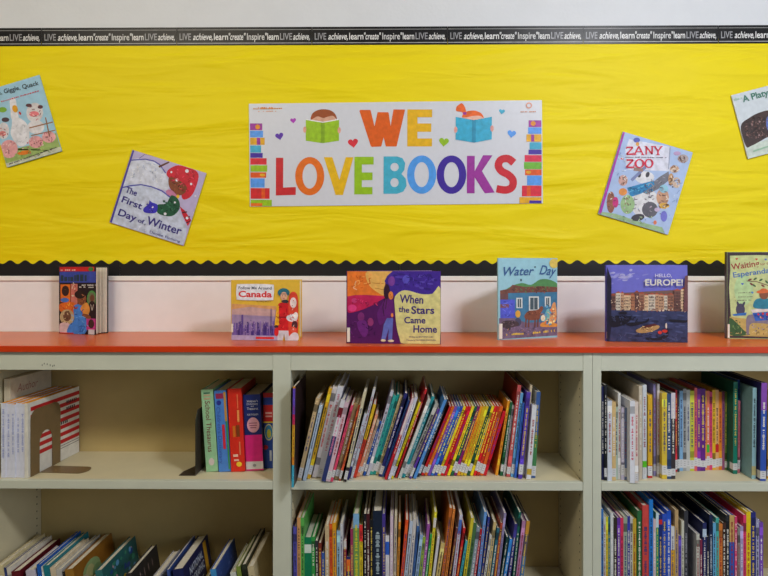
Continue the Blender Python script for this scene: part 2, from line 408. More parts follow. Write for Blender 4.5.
# --- winter
root, A = wall_cover('picture_book', (133,150), (206.7,173.3), (110,222.3), (100,140), 4.8, (186,176,216), 'pinned picture book with lavender snow cover and child in red hat')
A.add(blob([(155,100),(220,95),(290,120),(325,175),(328,240),(250,225),(170,215),(112,222)]), (204,210,228), var=.2); A.stroke([(150,98),(220,93),(262,102),(290,120),(318,160)], 6, (84,84,170))
A.add(blob([(105,225),(200,215),(290,240),(345,280),(380,340),(410,400),(416,440),(395,505),(250,460),(52,392)]), (192,202,224), var=.2); A.stroke([(105,230),(150,220),(200,215),(250,225),(300,245),(345,280)], 6, (70,70,170))
A.stroke([(285,130),(335,105)], 10, (90,50,40)); A.stroke([(190,90),(220,68),(290,80)], 3, (90,80,150))
A.add(blob([(335,140),(380,122),(440,135),(475,165),(465,220),(440,270),(400,285),(385,235),(340,190),(322,165)]), (200,26,52)); A.add(blob([(335,180),(375,190),(420,228),(400,262),(365,262),(335,225)]), (128,66,40))
A.stroke([(350,205),(372,215)],4,(50,25,20)); A.stroke([(378,222),(398,235)],4,(50,25,20)); A.add(blob([(320,245),(345,240),(372,272),(330,266)]), (190,120,160)); A.add(ell(376,272,8,9), (220,180,30))
A.add(blob([(278,312),(320,305),(345,266),(378,285),(384,330),(345,366),(280,352)]), (24,84,58)); A.add(blob([(212,328),(236,308),(240,290),(252,300),(278,312),(272,348),(235,352),(213,345)]), (54,46,186))
A.add([(385,318),(410,340),(441,385),(424,414),(398,360)], (190,24,48)); A.stroke([(396,350),(420,345)],6,(70,20,40)); A.stroke([(408,375),(434,368)],6,(70,20,40)); A.stroke([(416,398),(440,388)],6,(70,20,40))
A.add([(158,48),(168,51),(58,399),(48,395)], (70,62,156))
for p in ((420,150,9),(372,193,7),(345,155,5),(440,212,6),(255,322,5),(315,355,7),(362,300,5),(420,375,7),(460,270,5),(300,180,4)): A.add(ell(p[0],p[1],p[2],p[2],8), (226,226,240))
A.scrib(230,160,80,50,26,[(226,230,240),(176,186,214)],3,14); A.scrib(250,330,120,110,0,[(0,0,0)]); A.scrib(270,440,110,50,30,[(214,220,236),(176,188,216)],3,14)
A.scrib(405,190,60,55,26,[(160,16,40),(226,60,90)],3,11); A.scrib(372,225,26,26,12,[(90,44,26),(160,92,60)],2.5,8); A.scrib(335,320,42,34,22,[(14,56,40),(60,120,90)],3,10); A.scrib(240,325,24,20,8,[(90,84,210),(36,30,140)],3,8)
T=(52,44,128)
A.text('The',(122,250),(176,270),30,T,.02); A.text('First',(104,297),(200,334),32,T,.02); A.text('Day',(87,360),(172,392),34,T,.02); A.text('of',(182,393),(212,403),20,T,.02); A.text('Winter',(222,402),(388,456),40,T,.02); A.text('Denise Fleming',(240,445),(385,492),12,T,.005)
A.mb.build('cover_picture', root, recalc=False)
# --- zany zoo
root, A = wall_cover('picture_book', (621.7,131.5), (691.5,152.3), (597.9,213.8), (590,120), 4.8, (168,190,228), 'pinned picture book with pale blue zoo cover and purple spine edge')
A.add([(182,92),(378,128),(378,245),(170,238),(165,140)], (214,216,232)); A.add([(48,440),(120,450),(240,490),(345,515),(358,545),(38,450)], (150,182,138))
A.add(blob([(210,350),(300,340),(322,400),(300,465),(220,455),(194,400)]), (216,216,220)); A.add(ell(285,430,38,38), (92,90,100)); A.add(ell(228,468,32,17,rot=-10), (60,56,66)); A.add(ell(258,275,46,30), (220,220,226)); A.add(ell(232,262,9,14), (60,56,66)); A.add(ell(272,262,9,14,rot=20), (60,56,66))
A.add([(240,345),(330,272),(372,246),(378,285),(322,332),(272,356)], (112,112,124)); A.add([(175,325),(300,290),(306,310),(245,352),(192,370)], (34,124,178))
A.stroke([(186,345),(290,300)],4,(90,180,220)); A.stroke([(195,290),(262,225)], 14, (120,130,176)); A.stroke([(205,235),(250,240)],16,(150,120,110))
for e in ((345,370,30,42,(196,150,120)),(352,412,26,14,(218,170,60)),(155,290,22,26,(206,160,150)),(155,345,20,18,(222,140,60)),(178,405,34,46,(150,184,132)),(98,395,20,52,(150,90,66)),(120,395,14,26,(196,40,120)),(400,235,22,18,(200,160,130)),(384,285,13,30,(196,150,100)),(440,185,26,20,(176,160,160)),(410,300,20,26,(208,180,160)),(412,160,18,10,(180,150,190)),(352,462,16,26,(110,110,200)),(310,492,8,10,(216,120,80)),(218,96,16,12,(80,90,180)),(150,185,8,5,(214,100,90)),(222,115,8,10,(214,150,60)),(320,430,14,10,(200,180,210)),(350,330,22,20,(140,190,210))): A.add(ell(*e[:4]), e[4])
A.stroke([(378,130),(372,235)],5,(150,160,190)); A.scatter(100,300,420,500,[(120,110,120),(190,170,190),(140,160,200),(90,80,90)],26,2,5)
for e in ((345,370,28,40),(155,290,20,24),(178,405,30,42),(98,395,18,48),(400,235,20,16),(384,285,12,28),(440,185,24,18),(410,300,18,24),(352,412,24,12)): A.scrib(*e,9,[(96,66,60),(236,226,216),(150,110,90)],2.4,11)
A.scrib(262,400,60,60,14,[(150,146,156),(110,104,116)],2.4,12); A.scrib(320,310,60,40,12,[(80,80,90),(150,150,160)],2.4,12); A.scrib(240,335,55,20,12,[(20,90,150),(90,180,216)],2.4,12)
A.scrib(130,220,50,60,10,[(140,160,210),(200,214,236)],3,12); A.scrib(420,350,30,90,14,[(200,214,240),(140,164,206)],3,14); A.scrib(200,480,130,20,16,[(110,150,96),(180,200,160)],2.5,10)
A.add([(150,55),(161,58),(52,450),(40,447)], (166,44,166))
RD=(204,28,66)
def zig(pts,w): 
    for a_,b_ in zip(pts,pts[1:]): pass
    A.stroke(pts,w,RD)
zig([(170,131),(200,131),(170,164),(202,164)],7); zig([(170,131),(170,138)],4); zig([(202,164),(202,156)],4)
zig([(208,165),(228,126),(248,165)],7); zig([(216,152),(240,152)],5); zig([(202,166),(216,166)],4); zig([(240,166),(256,166)],4)
zig([(264,166),(264,128),(292,164),(292,127)],7); zig([(256,127),(268,127)],4); zig([(286,127),(300,127)],4)
zig([(304,127),(320,148),(336,127)],7); zig([(320,146),(320,166)],7); zig([(312,166),(328,166)],4); zig([(298,127),(310,127)],4); zig([(330,127),(342,127)],4)
zig([(170,192),(202,192),(168,227),(206,227)],8); zig([(206,227),(206,216)],4)
A.add(ell(232,209,24,22), RD, [ell(232,209,14,17)]); A.add(ell(277,208,22,22), RD, [ell(277,208,13,17)]); A.dashes((165,180),(360,182),5,(110,110,130),22)
A.mb.build('cover_picture', root, recalc=False)
# --- farm book (generic farm shapes)
root, A = wall_cover('picture_book', (-15.3,91.7), (39.1,75.3), (7.6,167.4), (0,70), 5.24, (160,202,226), 'pinned picture book with sky blue cover, white bird and pink animals')
A.add([(-30,420),(60,420),(160,395),(300,330),(325,425),(40,510)], (152,178,104)); A.add([(34,490),(180,450),(318,402),(325,425),(40,510)], (196,200,180))
for e in ((183,225,44,52,(214,210,214)),(180,232,26,15,(222,120,130)),(152,187,16,9,(90,50,60)),(212,195,14,10,(90,50,60)),(190,300,44,36,(216,214,220)),(190,378,38,32,(222,160,164)),(258,352,36,30,(226,166,170)),(50,415,46,48,(222,160,164)),(20,320,30,44,(216,214,220)),(15,335,20,14,(220,130,130)),(30,262,20,12,(80,60,70)),(15,210,22,14,(130,180,60))): A.add(ell(*e[:4]), e[4])
A.add(blob([(70,245),(120,262),(150,300),(154,370),(120,402),(85,385),(58,335),(64,290)]), (222,222,230)); A.add(blob([(52,165),(66,145),(84,160),(92,215),(98,258),(62,258),(56,205)]), (222,222,230)); A.add(ell(80,205,14,20,rot=-20), (222,160,30)); A.add(ell(106,228,10,5,rot=60), (206,50,40))
A.stroke([(155,305),(292,270)],6,(150,100,60)); A.stroke([(165,345),(296,315)],5,(150,100,60)); A.stroke([(240,250),(262,350)],6,(150,100,60)); A.add(ell(130,434,36,11,rot=-8), (222,124,40)); A.scatter(10,370,290,440,[(180,110,120),(120,90,90),(240,200,200)],18,2,5)
for e in ((183,225,40,48),(190,378,34,30),(258,352,32,26),(50,415,42,44),(20,320,26,40)): A.scrib(*e,10,[(130,80,90),(240,210,210),(190,110,120)],2.4,11)
A.scrib(108,330,40,60,10,[(180,184,196),(200,200,212)],2.2,14); A.scrib(200,440,120,26,16,[(110,150,70),(180,200,120)],2.5,10)
K=(40,44,54)
A.text('Giggle, Giggle, Quack',(-72,150),(205,80),24,K,.012,0); A.dashes((-40,185),(212,112),6,(204,60,80),24); A.dashes((52,497),(308,405),7,(70,70,70),34)
A.mb.build('cover_picture', root, recalc=False)
# --- brown animal book
root, A = wall_cover('picture_book', (730.3,95.7), (788,80.5), (747.6,158.9), (690,70), 5.76, (204,212,218), 'pinned picture book with pale cover and dark brown furry animal')
A.add([(318,440),(449,400),(560,380),(560,500),(332,512)], (196,208,196)); A.add(blob([(288,325),(340,275),(400,245),(460,233),(540,240),(560,340),(449,385),(400,412),(350,438),(318,440)]), (58,38,34), var=.4)
A.scatter(310,290,520,400,[(96,66,60),(130,96,90),(40,26,26),(160,130,130)],60,3,7); A.add(blob([(434,285),(455,262),(480,280),(475,345),(440,345)]), (90,110,180)); A.stroke([(360,470),(449,440)],8,(150,190,160))
A.scrib(400,330,95,60,70,[(92,62,54),(38,24,22),(120,88,80)],2.6,10)
A.text('A Platypus',(300,188),(515,128),38,(62,122,104),.02); A.dashes((250,180),(295,168),16,(170,200,180),4)
A.mb.build('cover_picture', root, recalc=False)

# ------------------------------------------------------------ books standing open on the counter
def stand_book(TL, TR, BL, BR, o, sc, base, label, phi=24, tp=.004, spine_rgb=None, back_rgb=None, hard=.0025, tag_rect=None, blocks=None):
    drop = CZ-COUNTER_Z
    Ya, Yb = Yof(BL[1], drop, BL[0]), Yof(BR[1], drop, BR[0])
    pa, pb = P(BL[0], BL[1], Ya), P(BR[0], BR[1], Yb)
    al = math.atan2(Yb-Ya, pb.x-pa.x); W = math.hypot(pb.x-pa.x, Yb-Ya)
    H = (P(TL[0], TL[1], Ya).z-COUNTER_Z)
    root = empty('picture_book', (pa.x, Ya, COUNTER_Z), (0, 0, al))
    cm = mat(base, .3, .06); bm_ = mat(back_rgb or base, .3, .06); c = hard
    m = MB(); m.box(0, W, 0, c, 0, H, cm); fc = m.build('front_cover', root)
    m = MB(); m.box(.004, W-.004, c+.0002, c+tp, .004, H-.004, paper); m.build('pages', root)
    y1 = c+2*tp+.001
    ph = math.radians(phi); cs, sn = math.cos(ph), math.sin(ph)
    def r(x, y): return (x*cs-y*sn, y1+x*sn+y*cs)
    m = MB(); m.prism([r(.004,-tp), r(W-.004,-tp), r(W-.004,-.0002), r(.004,-.0002)], .004, H-.004, paper); m.build('pages', root)
    m = MB(); m.prism([r(0,0), r(W,0), r(W,c), r(0,c)], 0, H, bm_); m.build('back_cover', root)
    m = MB(); m.prism([(-.0018,.0004), (-.0002,0), (-.0002,y1), (-.0018,y1+c)], 0, H, mat(spine_rgb or base, .35, .08)); m.build('spine', root)
    if blocks:
        for k_ in blocks:
            a_ = math.radians(phi*k_); cs, sn = math.cos(a_), math.sin(a_); yy = c+tp+(y1-c-tp)*k_*.9
            q = lambda x, y: (x*cs-y*sn, yy+x*sn+y*cs)
            m = MB(); m.prism([q(.006,.0), q(W-.006,.0), q(W-.006,.0026), q(.006,.0010)], .004, H-.004, paper); m.build('pages', root)
    tag(root, label, 'book', 'picture books standing on the orange counter')
    A = Art(o, sc, TL, TR, BL, W, H, -.0004)
    if tag_rect:
        x0, z0_ = A.tf(tag_rect[0], tag_rect[3]); x1, z1_ = A.tf(tag_rect[2], tag_rect[1])
        m = MB(); m.box(max(0, x0), x1, -.0060, -.0002, z0_, z1_, mat((226,218,200), .5, .03)) if False else m.box(max(.0005,x0), x1, -.0042, -.0001, z0_, z1_, mat((226,220,208), .5, .03))
        m.build('spine_label', root)
    return root, fc, A
def fin(fc, A): A.mb.build('cover_picture', fc, recalc=False)

root, fc, A = stand_book((59,266.5),(94,267),(59.3,333.2),(96,335), (40,250), 5.76, (34,22,34), 'leftmost standing book, black cover with portraits of people, pages fanned to the right', phi=14, tp=.009, hard=.001, blocks=(.35,.7), back_rgb=(60,60,60))
A.add(rect(112,98,302,124),(204,34,40)); A.dashes((118,120),(220,120),10,(236,190,180),10); A.add(ell(284,112,14,12),(60,130,60)); A.add(rect(112,125,312,188),(56,76,176)); A.dashes((118,180),(300,180),40,(36,60,80),9); A.dashes((235,205),(310,205),8,(230,230,230),8); A.dashes((222,217),(310,217),8,(230,230,230),10)
A.add(rect(175,195,212,330),(204,120,110)); A.add(blob([(115,310),(190,300),(225,345),(180,380),(115,350)]),(222,110,40)); A.add(rect(118,198,172,300),(228,120,40)); A.add(ell(145,235,21,30),(50,30,34)); A.add(ell(142,288,24,13),(70,120,210))
A.add(ell(155,385,40,44),(190,170,130)); A.add(ell(155,380,22,30),(110,76,60)); A.add(blob([(115,425),(165,420),(180,478),(118,480)]),(216,190,200)); A.add(ell(290,280,26,48),(80,150,80)); A.add(ell(290,285,20,42),(110,120,90)); A.add(ell(292,275,12,20),(110,66,50)); A.add(ell(292,325,20,34),(40,26,34)); A.stroke([(288,300),(296,300)],2.5,(70,36,30)); A.stroke([(284,310),(292,345),(300,310)],3,(200,190,180)); A.stroke([(140,228),(150,228)],3,(110,76,60)); A.stroke([(150,396),(162,396)],3,(70,40,36))
A.add(blob([(190,325),(225,310),(262,325),(275,385),(252,478),(160,478),(168,430),(195,400)]),(64,132,224)); A.add(ell(235,280,25,38),(140,82,54)); A.add(ell(226,255,30,24),(36,24,26)); A.add(ell(238,284,3,3,8),(30,20,20)); A.add(ell(252,286,3,3,8),(30,20,20)); A.stroke([(238,303),(250,303)],3,(80,40,36)); A.stroke([(245,288),(247,297)],2.5,(100,56,40)); A.add(blob([(230,330),(262,300),(280,340),(262,385),(240,360)]),(220,150,70)); A.add(rect(262,390,312,455),(190,60,140)); A.add(ell(288,420,16,26),(60,36,40)); A.add(ell(262,378,26,12,rot=20),(130,76,50)); A.add(rect(272,452,306,480),(200,200,210)); A.add(rect(114,474,192,486),(204,34,50)); A.scrib(225,410,48,70,22,[(40,96,190),(110,170,236),(30,70,150)],2.6,14); A.scrib(155,385,34,38,14,[(90,60,50),(220,200,160)],2.4,9); A.scrib(240,285,20,30,8,[(90,50,36),(180,120,84)],2.4,8); A.scrib(165,325,50,22,12,[(246,170,60),(180,60,40)],2.6,12); A.scrib(190,230,14,40,8,[(226,220,200),(160,70,60)],2.4,9); fin(fc, A)

root, fc, A = stand_book((231,280),(299.5,279.5),(231.5,340),(299.8,340.7), (220,265), 6.78, (228,186,64), 'standing book with yellow cover, purple city skyline and child in red holding a snowboard', phi=20, spine_rgb=(214,176,70), tag_rect=(72,398,90,455))
A.add([(72,262),(380,275),(390,345),(75,345)],(218,160,104)); A.add([(75,300),(200,282),(380,300),(392,420),(75,430)],(196,160,160)); A.add([(75,335),(385,345),(388,480),(75,480)],(156,136,176))
for i in range(110):
    x=random.uniform(80,366); h=random.uniform(20,100)*(1 if i<80 else .5); A.add(rect(x,475-h,x+random.uniform(5,14),480),random.choice([(92,70,150),(116,92,170),(70,50,130),(140,116,180)]))
A.add(rect(346,290,350,470),(90,70,140)); A.add(rect(147,335,158,470),(92,70,150)); A.add(rect(76,474,396,508),(176,160,200)); A.add(blob([(112,140),(140,128),(340,128),(366,145),(362,220),(340,236),(135,236),(112,220)]),(230,230,238))
A.text('Follow Me Around',(125,163),(350,163),20,(40,50,80),.02); A.text('Canada',(125,215),(352,215),42,(214,34,40),.03); A.text('By Wiley Blevins',(250,248),(346,248),8,(60,50,50),.0)
A.add(blob([(395,265),(430,250),(460,255),(478,300),(474,440),(395,440),(400,360)]),(206,30,40)); A.add([(385,285),(400,268),(404,400),(372,410)],(230,176,40)); A.add(ell(432,183,40,30),(40,110,130)); A.add(ell(434,208,24,30),(222,170,140)); A.add(ell(442,242,24,12),(50,50,60)); A.add(ell(425,204,3,3,8),(50,34,30)); A.add(ell(443,204,3,3,8),(50,34,30)); A.stroke([(427,219),(434,223),(442,219)],3,(170,60,60)); A.stroke([(402,192),(466,192)],5,(30,70,90)); A.add([(398,345),(472,345),(470,352),(398,352)],(120,20,40)); A.add([(396,438),(480,438),(478,506),(446,506),(438,460),(428,506),(392,506)],(206,204,216)); A.add(ell(385,412,14,10),(50,40,50)); A.add(ell(386,448,15,30),(206,34,44))
A.add(blob([(468,210),(495,176),(525,200),(532,300),(530,460),(500,500),(470,470),(466,320)]),(218,70,50)); A.add(ell(498,250,22,36),(236,220,220)); A.add(ell(490,352,38,26),(222,222,230)); A.add(ell(515,335,16,22),(240,240,245)); A.add(ell(508,400,20,28),(70,40,50)); A.add(ell(500,430,18,20),(226,90,70)); A.add(blob([(470,480),(500,450),(532,460),(530,505),(470,505)]),(216,212,224)); A.add(rect(246,483,370,497),(222,50,50)); A.scrib(425,340,34,80,14,[(160,14,30),(230,70,70)],2.6,16); A.scrib(500,330,28,110,16,[(200,50,40),(236,200,190),(120,40,50)],2.6,12); A.scrib(230,420,150,50,30,[(180,160,200),(60,44,120)],2,9); fin(fc, A)

root, fc, A = stand_book((346.5,271),(440.5,271),(347,343.3),(440.8,344.2), (335,255), 5.76, (82,26,92), 'standing book with purple, orange and cream cover showing a long-haired figure in a cloak', phi=26, back_rgb=(120,90,160), tag_rect=(66,418,86,500))
A.add([(65,90),(335,90),(290,160),(280,238),(180,236),(65,238)],(228,118,42)); A.add(blob([(185,92),(330,92),(288,160),(290,232),(230,205),(188,160)]),(230,176,92)); A.add(blob([(72,238),(280,236),(255,264),(180,305),(110,328),(72,326)]),(190,30,84)); A.add(ell(98,305,26,20),(220,60,130)); A.add(ell(110,262,16,14),(200,60,120))
A.add([(330,91),(606,91),(606,190),(585,205),(560,222),(520,226),(480,220),(430,205),(385,205),(345,238),(310,200),(285,150),(300,120)],(64,38,144)); A.scatter(320,110,590,200,[(84,60,170),(50,30,120),(90,70,176)],16,4,10,2.5,10)
A.add(blob([(606,190),(560,222),(490,222),(430,205),(385,205),(345,240),(345,300),(355,400),(372,470),(402,515),(560,518),(606,518)],3),(214,204,136)); A.stroke([(120,150),(105,190),(125,200)],5,(240,190,150)); A.stroke([(215,160),(280,165)],4,(190,130,60)); A.stroke([(230,190),(285,200)],4,(190,130,60)); A.add(ell(325,150,20,28),(120,60,150)); A.add(ell(410,140,22,24),(90,80,190))
A.add(ell(150,355,20,26),(120,40,110)); A.add(ell(205,385,18,24),(140,50,110)); A.add(blob([(125,390),(180,380),(190,450),(160,470)]),(104,34,120)); A.add(blob([(295,250),(335,258),(342,350),(300,372),(258,400),(245,330)]),(96,28,110)); A.add([(282,400),(300,362),(336,362),(331,486),(308,486),(312,420),(292,486),(268,486)],(96,106,186)); A.add(ell(280,490,15,7),(222,206,170)); A.add(ell(324,492,18,7),(222,206,170)); A.add(ell(298,210,18,44),(50,20,44)); A.add(ell(322,232,14,24),(226,130,60)); A.add(ell(330,345,7,12),(226,130,60))
A.scrib(170,150,100,45,16,[(246,170,90),(206,96,30)],3,18); A.scrib(180,270,90,24,12,[(220,60,120),(150,20,70)],3,18); A.scrib(160,430,90,60,16,[(110,40,120),(60,16,76)],3,16); A.scrib(470,150,110,40,18,[(84,60,180),(44,26,116)],3,18)
A.add(ell(319,228,2,2.5,8),(60,30,30)); A.stroke([(322,241),(328,241)],2.5,(150,50,40)); A.stroke([(288,250),(276,300),(284,350)],4,(50,20,44)); A.stroke([(300,250),(292,310)],4,(60,24,54))
T=(58,34,116)
A.text('When',(372,272),(508,278),48,T,.02); A.text('the',(366,325),(428,330),34,T,.02); A.text('Stars',(440,335),(572,335),44,T,.02); A.text('Came',(400,390),(522,390),38,T,.02); A.text('Home',(453,442),(588,442),42,T,.02)
A.text('Written by BRITTANY LUBY',(428,472),(568,472),9,T,.0); A.text('Pictures by NATASHA DONOVAN',(415,490),(582,490),9,T,.0); fin(fc, A)

root, fc, A = stand_book((499,258),(557.5,257),(498.5,340),(557.3,337.3), (485,245), 5.49, (142,192,206), 'standing book with teal cover of a blue house, a brown horse and a cart', phi=16, tp=.0010, hard=.0012, tag_rect=(72,432,92,515))
A.add(blob([(140,228),(200,208),(250,218),(300,188),(350,188),(398,212),(398,250),(140,250)]),(74,134,74)); A.add([(84,250),(130,240),(150,218),(220,230),(300,225),(398,230),(400,268),(84,268)],(112,62,48),var=.3); A.add([(125,264),(398,258),(398,440),(125,425)],(52,114,152)); A.add(rect(84,268,126,305),(100,60,60)); A.add(rect(84,300,162,402),(74,84,204)); A.add(rect(84,325,130,345),(120,70,80))
A.add([(78,402),(160,402),(220,430),(400,425),(402,505),(78,518)],(108,88,116),var=.3)
for r_ in ((170,290,203,348),(238,283,293,362),(326,284,358,340)): A.add(rect(*r_),(206,212,210)); A.add(rect(r_[0]+7,r_[1]+7,r_[2]-7,r_[3]-5),(60,80,90)); A.stroke([((r_[0]+r_[2])/2,r_[1]),((r_[0]+r_[2])/2,r_[3])],3,(200,206,206))
A.add(blob([(212,395),(235,365),(285,358),(305,338),(318,350),(300,385),(292,412),(235,415)]),(124,66,40)); 
for x in (222,238,272,288): A.stroke([(x,405),(x-3,455)],8,(104,54,34))
A.add(ell(178,380,14,20),(214,160,50)); A.add(ell(178,425,18,24),(60,60,90)); A.add(blob([(95,420),(165,418),(180,445),(100,455)]),(64,44,50)); A.add(ell(125,455,15,16),(50,36,44)); A.add(blob([(320,430),(330,370),(350,355),(362,430)]),(110,180,180)); A.add(blob([(350,430),(365,335),(385,320),(392,400),(380,430)]),(214,150,90)); A.add(ell(315,405,12,18),(230,220,190)); A.add(blob([(300,440),(330,425),(395,440),(390,455),(310,455)]),(214,140,50)); A.scatter(300,330,390,440,[(90,160,200),(226,120,70),(240,220,150),(60,100,120)],22,4,9)
A.scrib(270,245,120,16,30,[(80,44,34),(140,84,60),(84,120,70)],3,12); A.scrib(240,475,150,24,36,[(140,120,150),(74,60,84),(160,110,90)],2.4,10); A.scrib(270,380,40,24,12,[(90,46,28),(156,92,60)],2.4,9); A.scrib(120,350,30,46,10,[(110,120,226),(50,60,170)],2.6,14); A.scrib(350,400,44,46,24,[(226,190,140),(60,130,150),(180,80,40)],2.4,9); A.scrib(130,430,40,22,14,[(30,22,30),(110,90,100)],2.4,9)
A.add(ell(378,96,26,27),(218,190,84)); A.text('Water',(104,168),(268,162),50,(42,84,140),.012,.35); A.text('Day',(295,158),(388,166),55,(42,84,140),.012,.35); A.add(ell(272,118,5,4),(40,60,80)); A.add(ell(195,192,5,7),(40,60,80)); A.dashes((114,498),(226,494),13,(222,190,70),10); A.dashes((258,492),(380,484),13,(222,190,70),11); fin(fc, A)

root, fc, A = stand_book((606.3,265),(687.5,265.3),(606.3,341.2),(687.3,342.5), (595,250), 5.76, (112,112,202), 'standing square book with photo cover of canal houses and gondolas under violet sky', phi=16, spine_rgb=(70,66,190), tag_rect=(66,470,89,508))
for i in range(22): A.add(ell(random.gauss(180,50),random.gauss(150,18),random.uniform(8,30),random.uniform(3,9),10,random.uniform(-25,0)),random.choice([(150,150,214),(170,168,216),(136,134,210)]))
A.add([(92,250),(540,225),(540,350),(92,350)],(120,90,84))
x=92
while x<530:
    w=random.uniform(18,40); top=random.uniform(238,262) if x<430 else random.uniform(200,235); c=random.choice([(190,150,120),(214,184,150),(150,104,84),(176,120,90),(206,196,180),(110,76,70)])
    A.add(rect(x,top,x+w,350),c); A.add([(x-2,top),(x+w*.5,top-11),(x+w+2,top)],(170,80,60))
    yy=top+10
    while yy<335:
        xx=x+4
        while xx<x+w-4: A.add(rect(xx,yy,xx+3.5,yy+8),(60,44,50)); xx+=8
        yy+=17
    x+=w
A.add([(66,345),(540,350),(540,532),(66,530)],(52,58,96),var=.3); A.scatter(110,338,520,352,[(220,200,180),(60,50,70),(150,90,80)],30,3,6)
A.scatter(100,370,520,520,[(70,80,124),(40,44,76),(66,74,116)],46,3,6,5,8)
A.add([(64,95),(92,165),(92,440),(80,530),(64,530)],(30,28,52)); A.add([(515,150),(536,145),(536,350),(505,350)],(110,70,76))
for b_ in ([(80,380),(150,395),(200,385),(205,400),(160,430),(90,440)],[(180,420),(290,405),(305,385),(300,412),(210,435)],[(430,395),(520,400),(528,392),(522,412),(440,410)],[(135,358),(175,352),(178,368),(140,366)],[(290,500),(360,500),(410,470),(408,430),(422,485),(380,512),(310,515)],[(90,395),(130,375),(140,420),(95,430)]): A.add(blob(b_),(26,24,40))
A.add(blob([(238,455),(300,435),(365,430),(360,450),(300,472),(245,472)]),(176,140,90)); A.add([(262,440),(340,420),(360,428),(290,448)],(90,40,40)); A.add(ell(372,470,12,10),(200,60,50)); A.add(ell(408,432,5,16),(214,200,190)); A.add(ell(400,462,16,9),(204,54,44))
A.scrib(170,400,80,26,40,[(14,14,26),(60,64,96),(30,30,50)],2.6,14); A.scrib(300,300,220,40,60,[(90,60,50),(226,200,170),(70,60,66)],2.2,9); A.scrib(305,450,55,16,14,[(220,190,130),(80,50,44)],2.4,9); A.scrib(300,500,220,26,26,[(76,84,124),(36,40,70)],2.4,16)
A.text('HELLO,',(345,156),(440,156),20,(210,206,220),.01); A.text('EUROPE!',(288,203),(503,203),36,(220,216,200),.02); fin(fc, A)

root, fc, A = stand_book((727.3,252),(806,250.5),(727,338.5),(806,339.5), (700,240), 5.236, (176,196,132), 'rightmost standing book with green folk-art cover of a donkey and a hatted rider', phi=18, spine_rgb=(66,50,60), tag_rect=(134,440,153,512))
A.add([(143,63),(560,55),(560,515),(143,512)],(58,42,46)); A.add([(158,82),(300,76),(540,78),(540,498),(156,500),(162,400),(153,250),(160,160)],(192,202,140)); A.add([(156,400),(250,410),(400,395),(540,400),(540,500),(156,500)],(186,160,90)); A.add(blob([(156,410),(190,430),(230,470),(260,492),(156,495)]),(56,92,50)); A.add(ell(230,260,50,80),(176,206,150))
A.add(ell(328,283,2,2.5,8),(50,30,30)); A.add(ell(342,283,2,2.5,8),(50,30,30)); A.add(ell(206,352,3,4,8),(220,214,200)); A.add(ell(220,352,3,4,8),(220,214,200)); A.add(ell(213,382,10,8),(150,140,150))
A.text('Waiting',(166,156),(314,132),32,(150,50,44),.02); A.text('for the',(318,130),(378,120),13,(150,50,44),.01); A.text('Esperanda',(176,196),(366,166),28,(70,110,170),.02); A.dashes((195,278),(280,272),5,(110,110,90),12); A.dashes((180,300),(280,295),5,(110,110,90),14); A.dashes((185,318),(275,313),5,(110,110,90),14)
A.scrib(330,440,80,40,24,[(90,80,100),(160,150,160)],2.4,10); A.scrib(213,362,22,30,8,[(40,36,60),(120,116,140)],2.4,8); A.scrib(320,480,200,12,20,[(120,90,50),(210,190,120)],2.4,10); A.scrib(200,450,40,34,12,[(40,70,36),(110,140,80)],2.4,9)
A.stroke([(245,212),(300,215),(380,240)],4,(110,60,50)); 
for x_,y_ in ((262,205),(290,200),(285,235),(320,205),(330,235),(350,215),(270,228)): A.add(ell(x_,y_,11,5,8,random.uniform(-50,50)),random.choice([(60,100,60),(120,50,50)]))
for x_,y_,c_ in ((193,98,(200,60,50)),(297,98,(200,60,50)),(345,98,(80,110,190)),(223,228,(80,100,190)),(275,272,(90,140,200))): A.add(heart(x_,y_,7),c_)
A.add(blob([(245,400),(280,385),(340,385),(400,390),(420,440),(400,480),(385,440),(300,430),(262,440),(255,490),(243,480)]),(126,116,130)); A.add(ell(212,362,24,32),(70,66,90)); A.add(ell(200,335,6,16,rot=-20),(60,56,80)); A.add(ell(228,335,6,16,rot=25),(60,56,80)); A.add([(170,388),(245,376),(240,392),(175,396)],(50,110,190)); A.add([(275,378),(360,370),(380,410),(290,420)],(40,90,180)); A.scatter(285,380,360,410,[(200,40,50),(30,60,150),(220,180,60)],16,5,9); A.add([(265,362),(370,345),(372,365),(275,378)],(216,206,200))
A.add(blob([(290,310),(330,300),(380,310),(380,350),(285,352)]),(40,124,150)); A.add(ell(335,280,24,26),(130,76,50)); A.add(ell(332,265,36,9,rot=-6),(214,104,50)); A.add(blob([(312,265),(325,250),(348,252),(352,265)]),(214,104,50)); fin(fc, A)

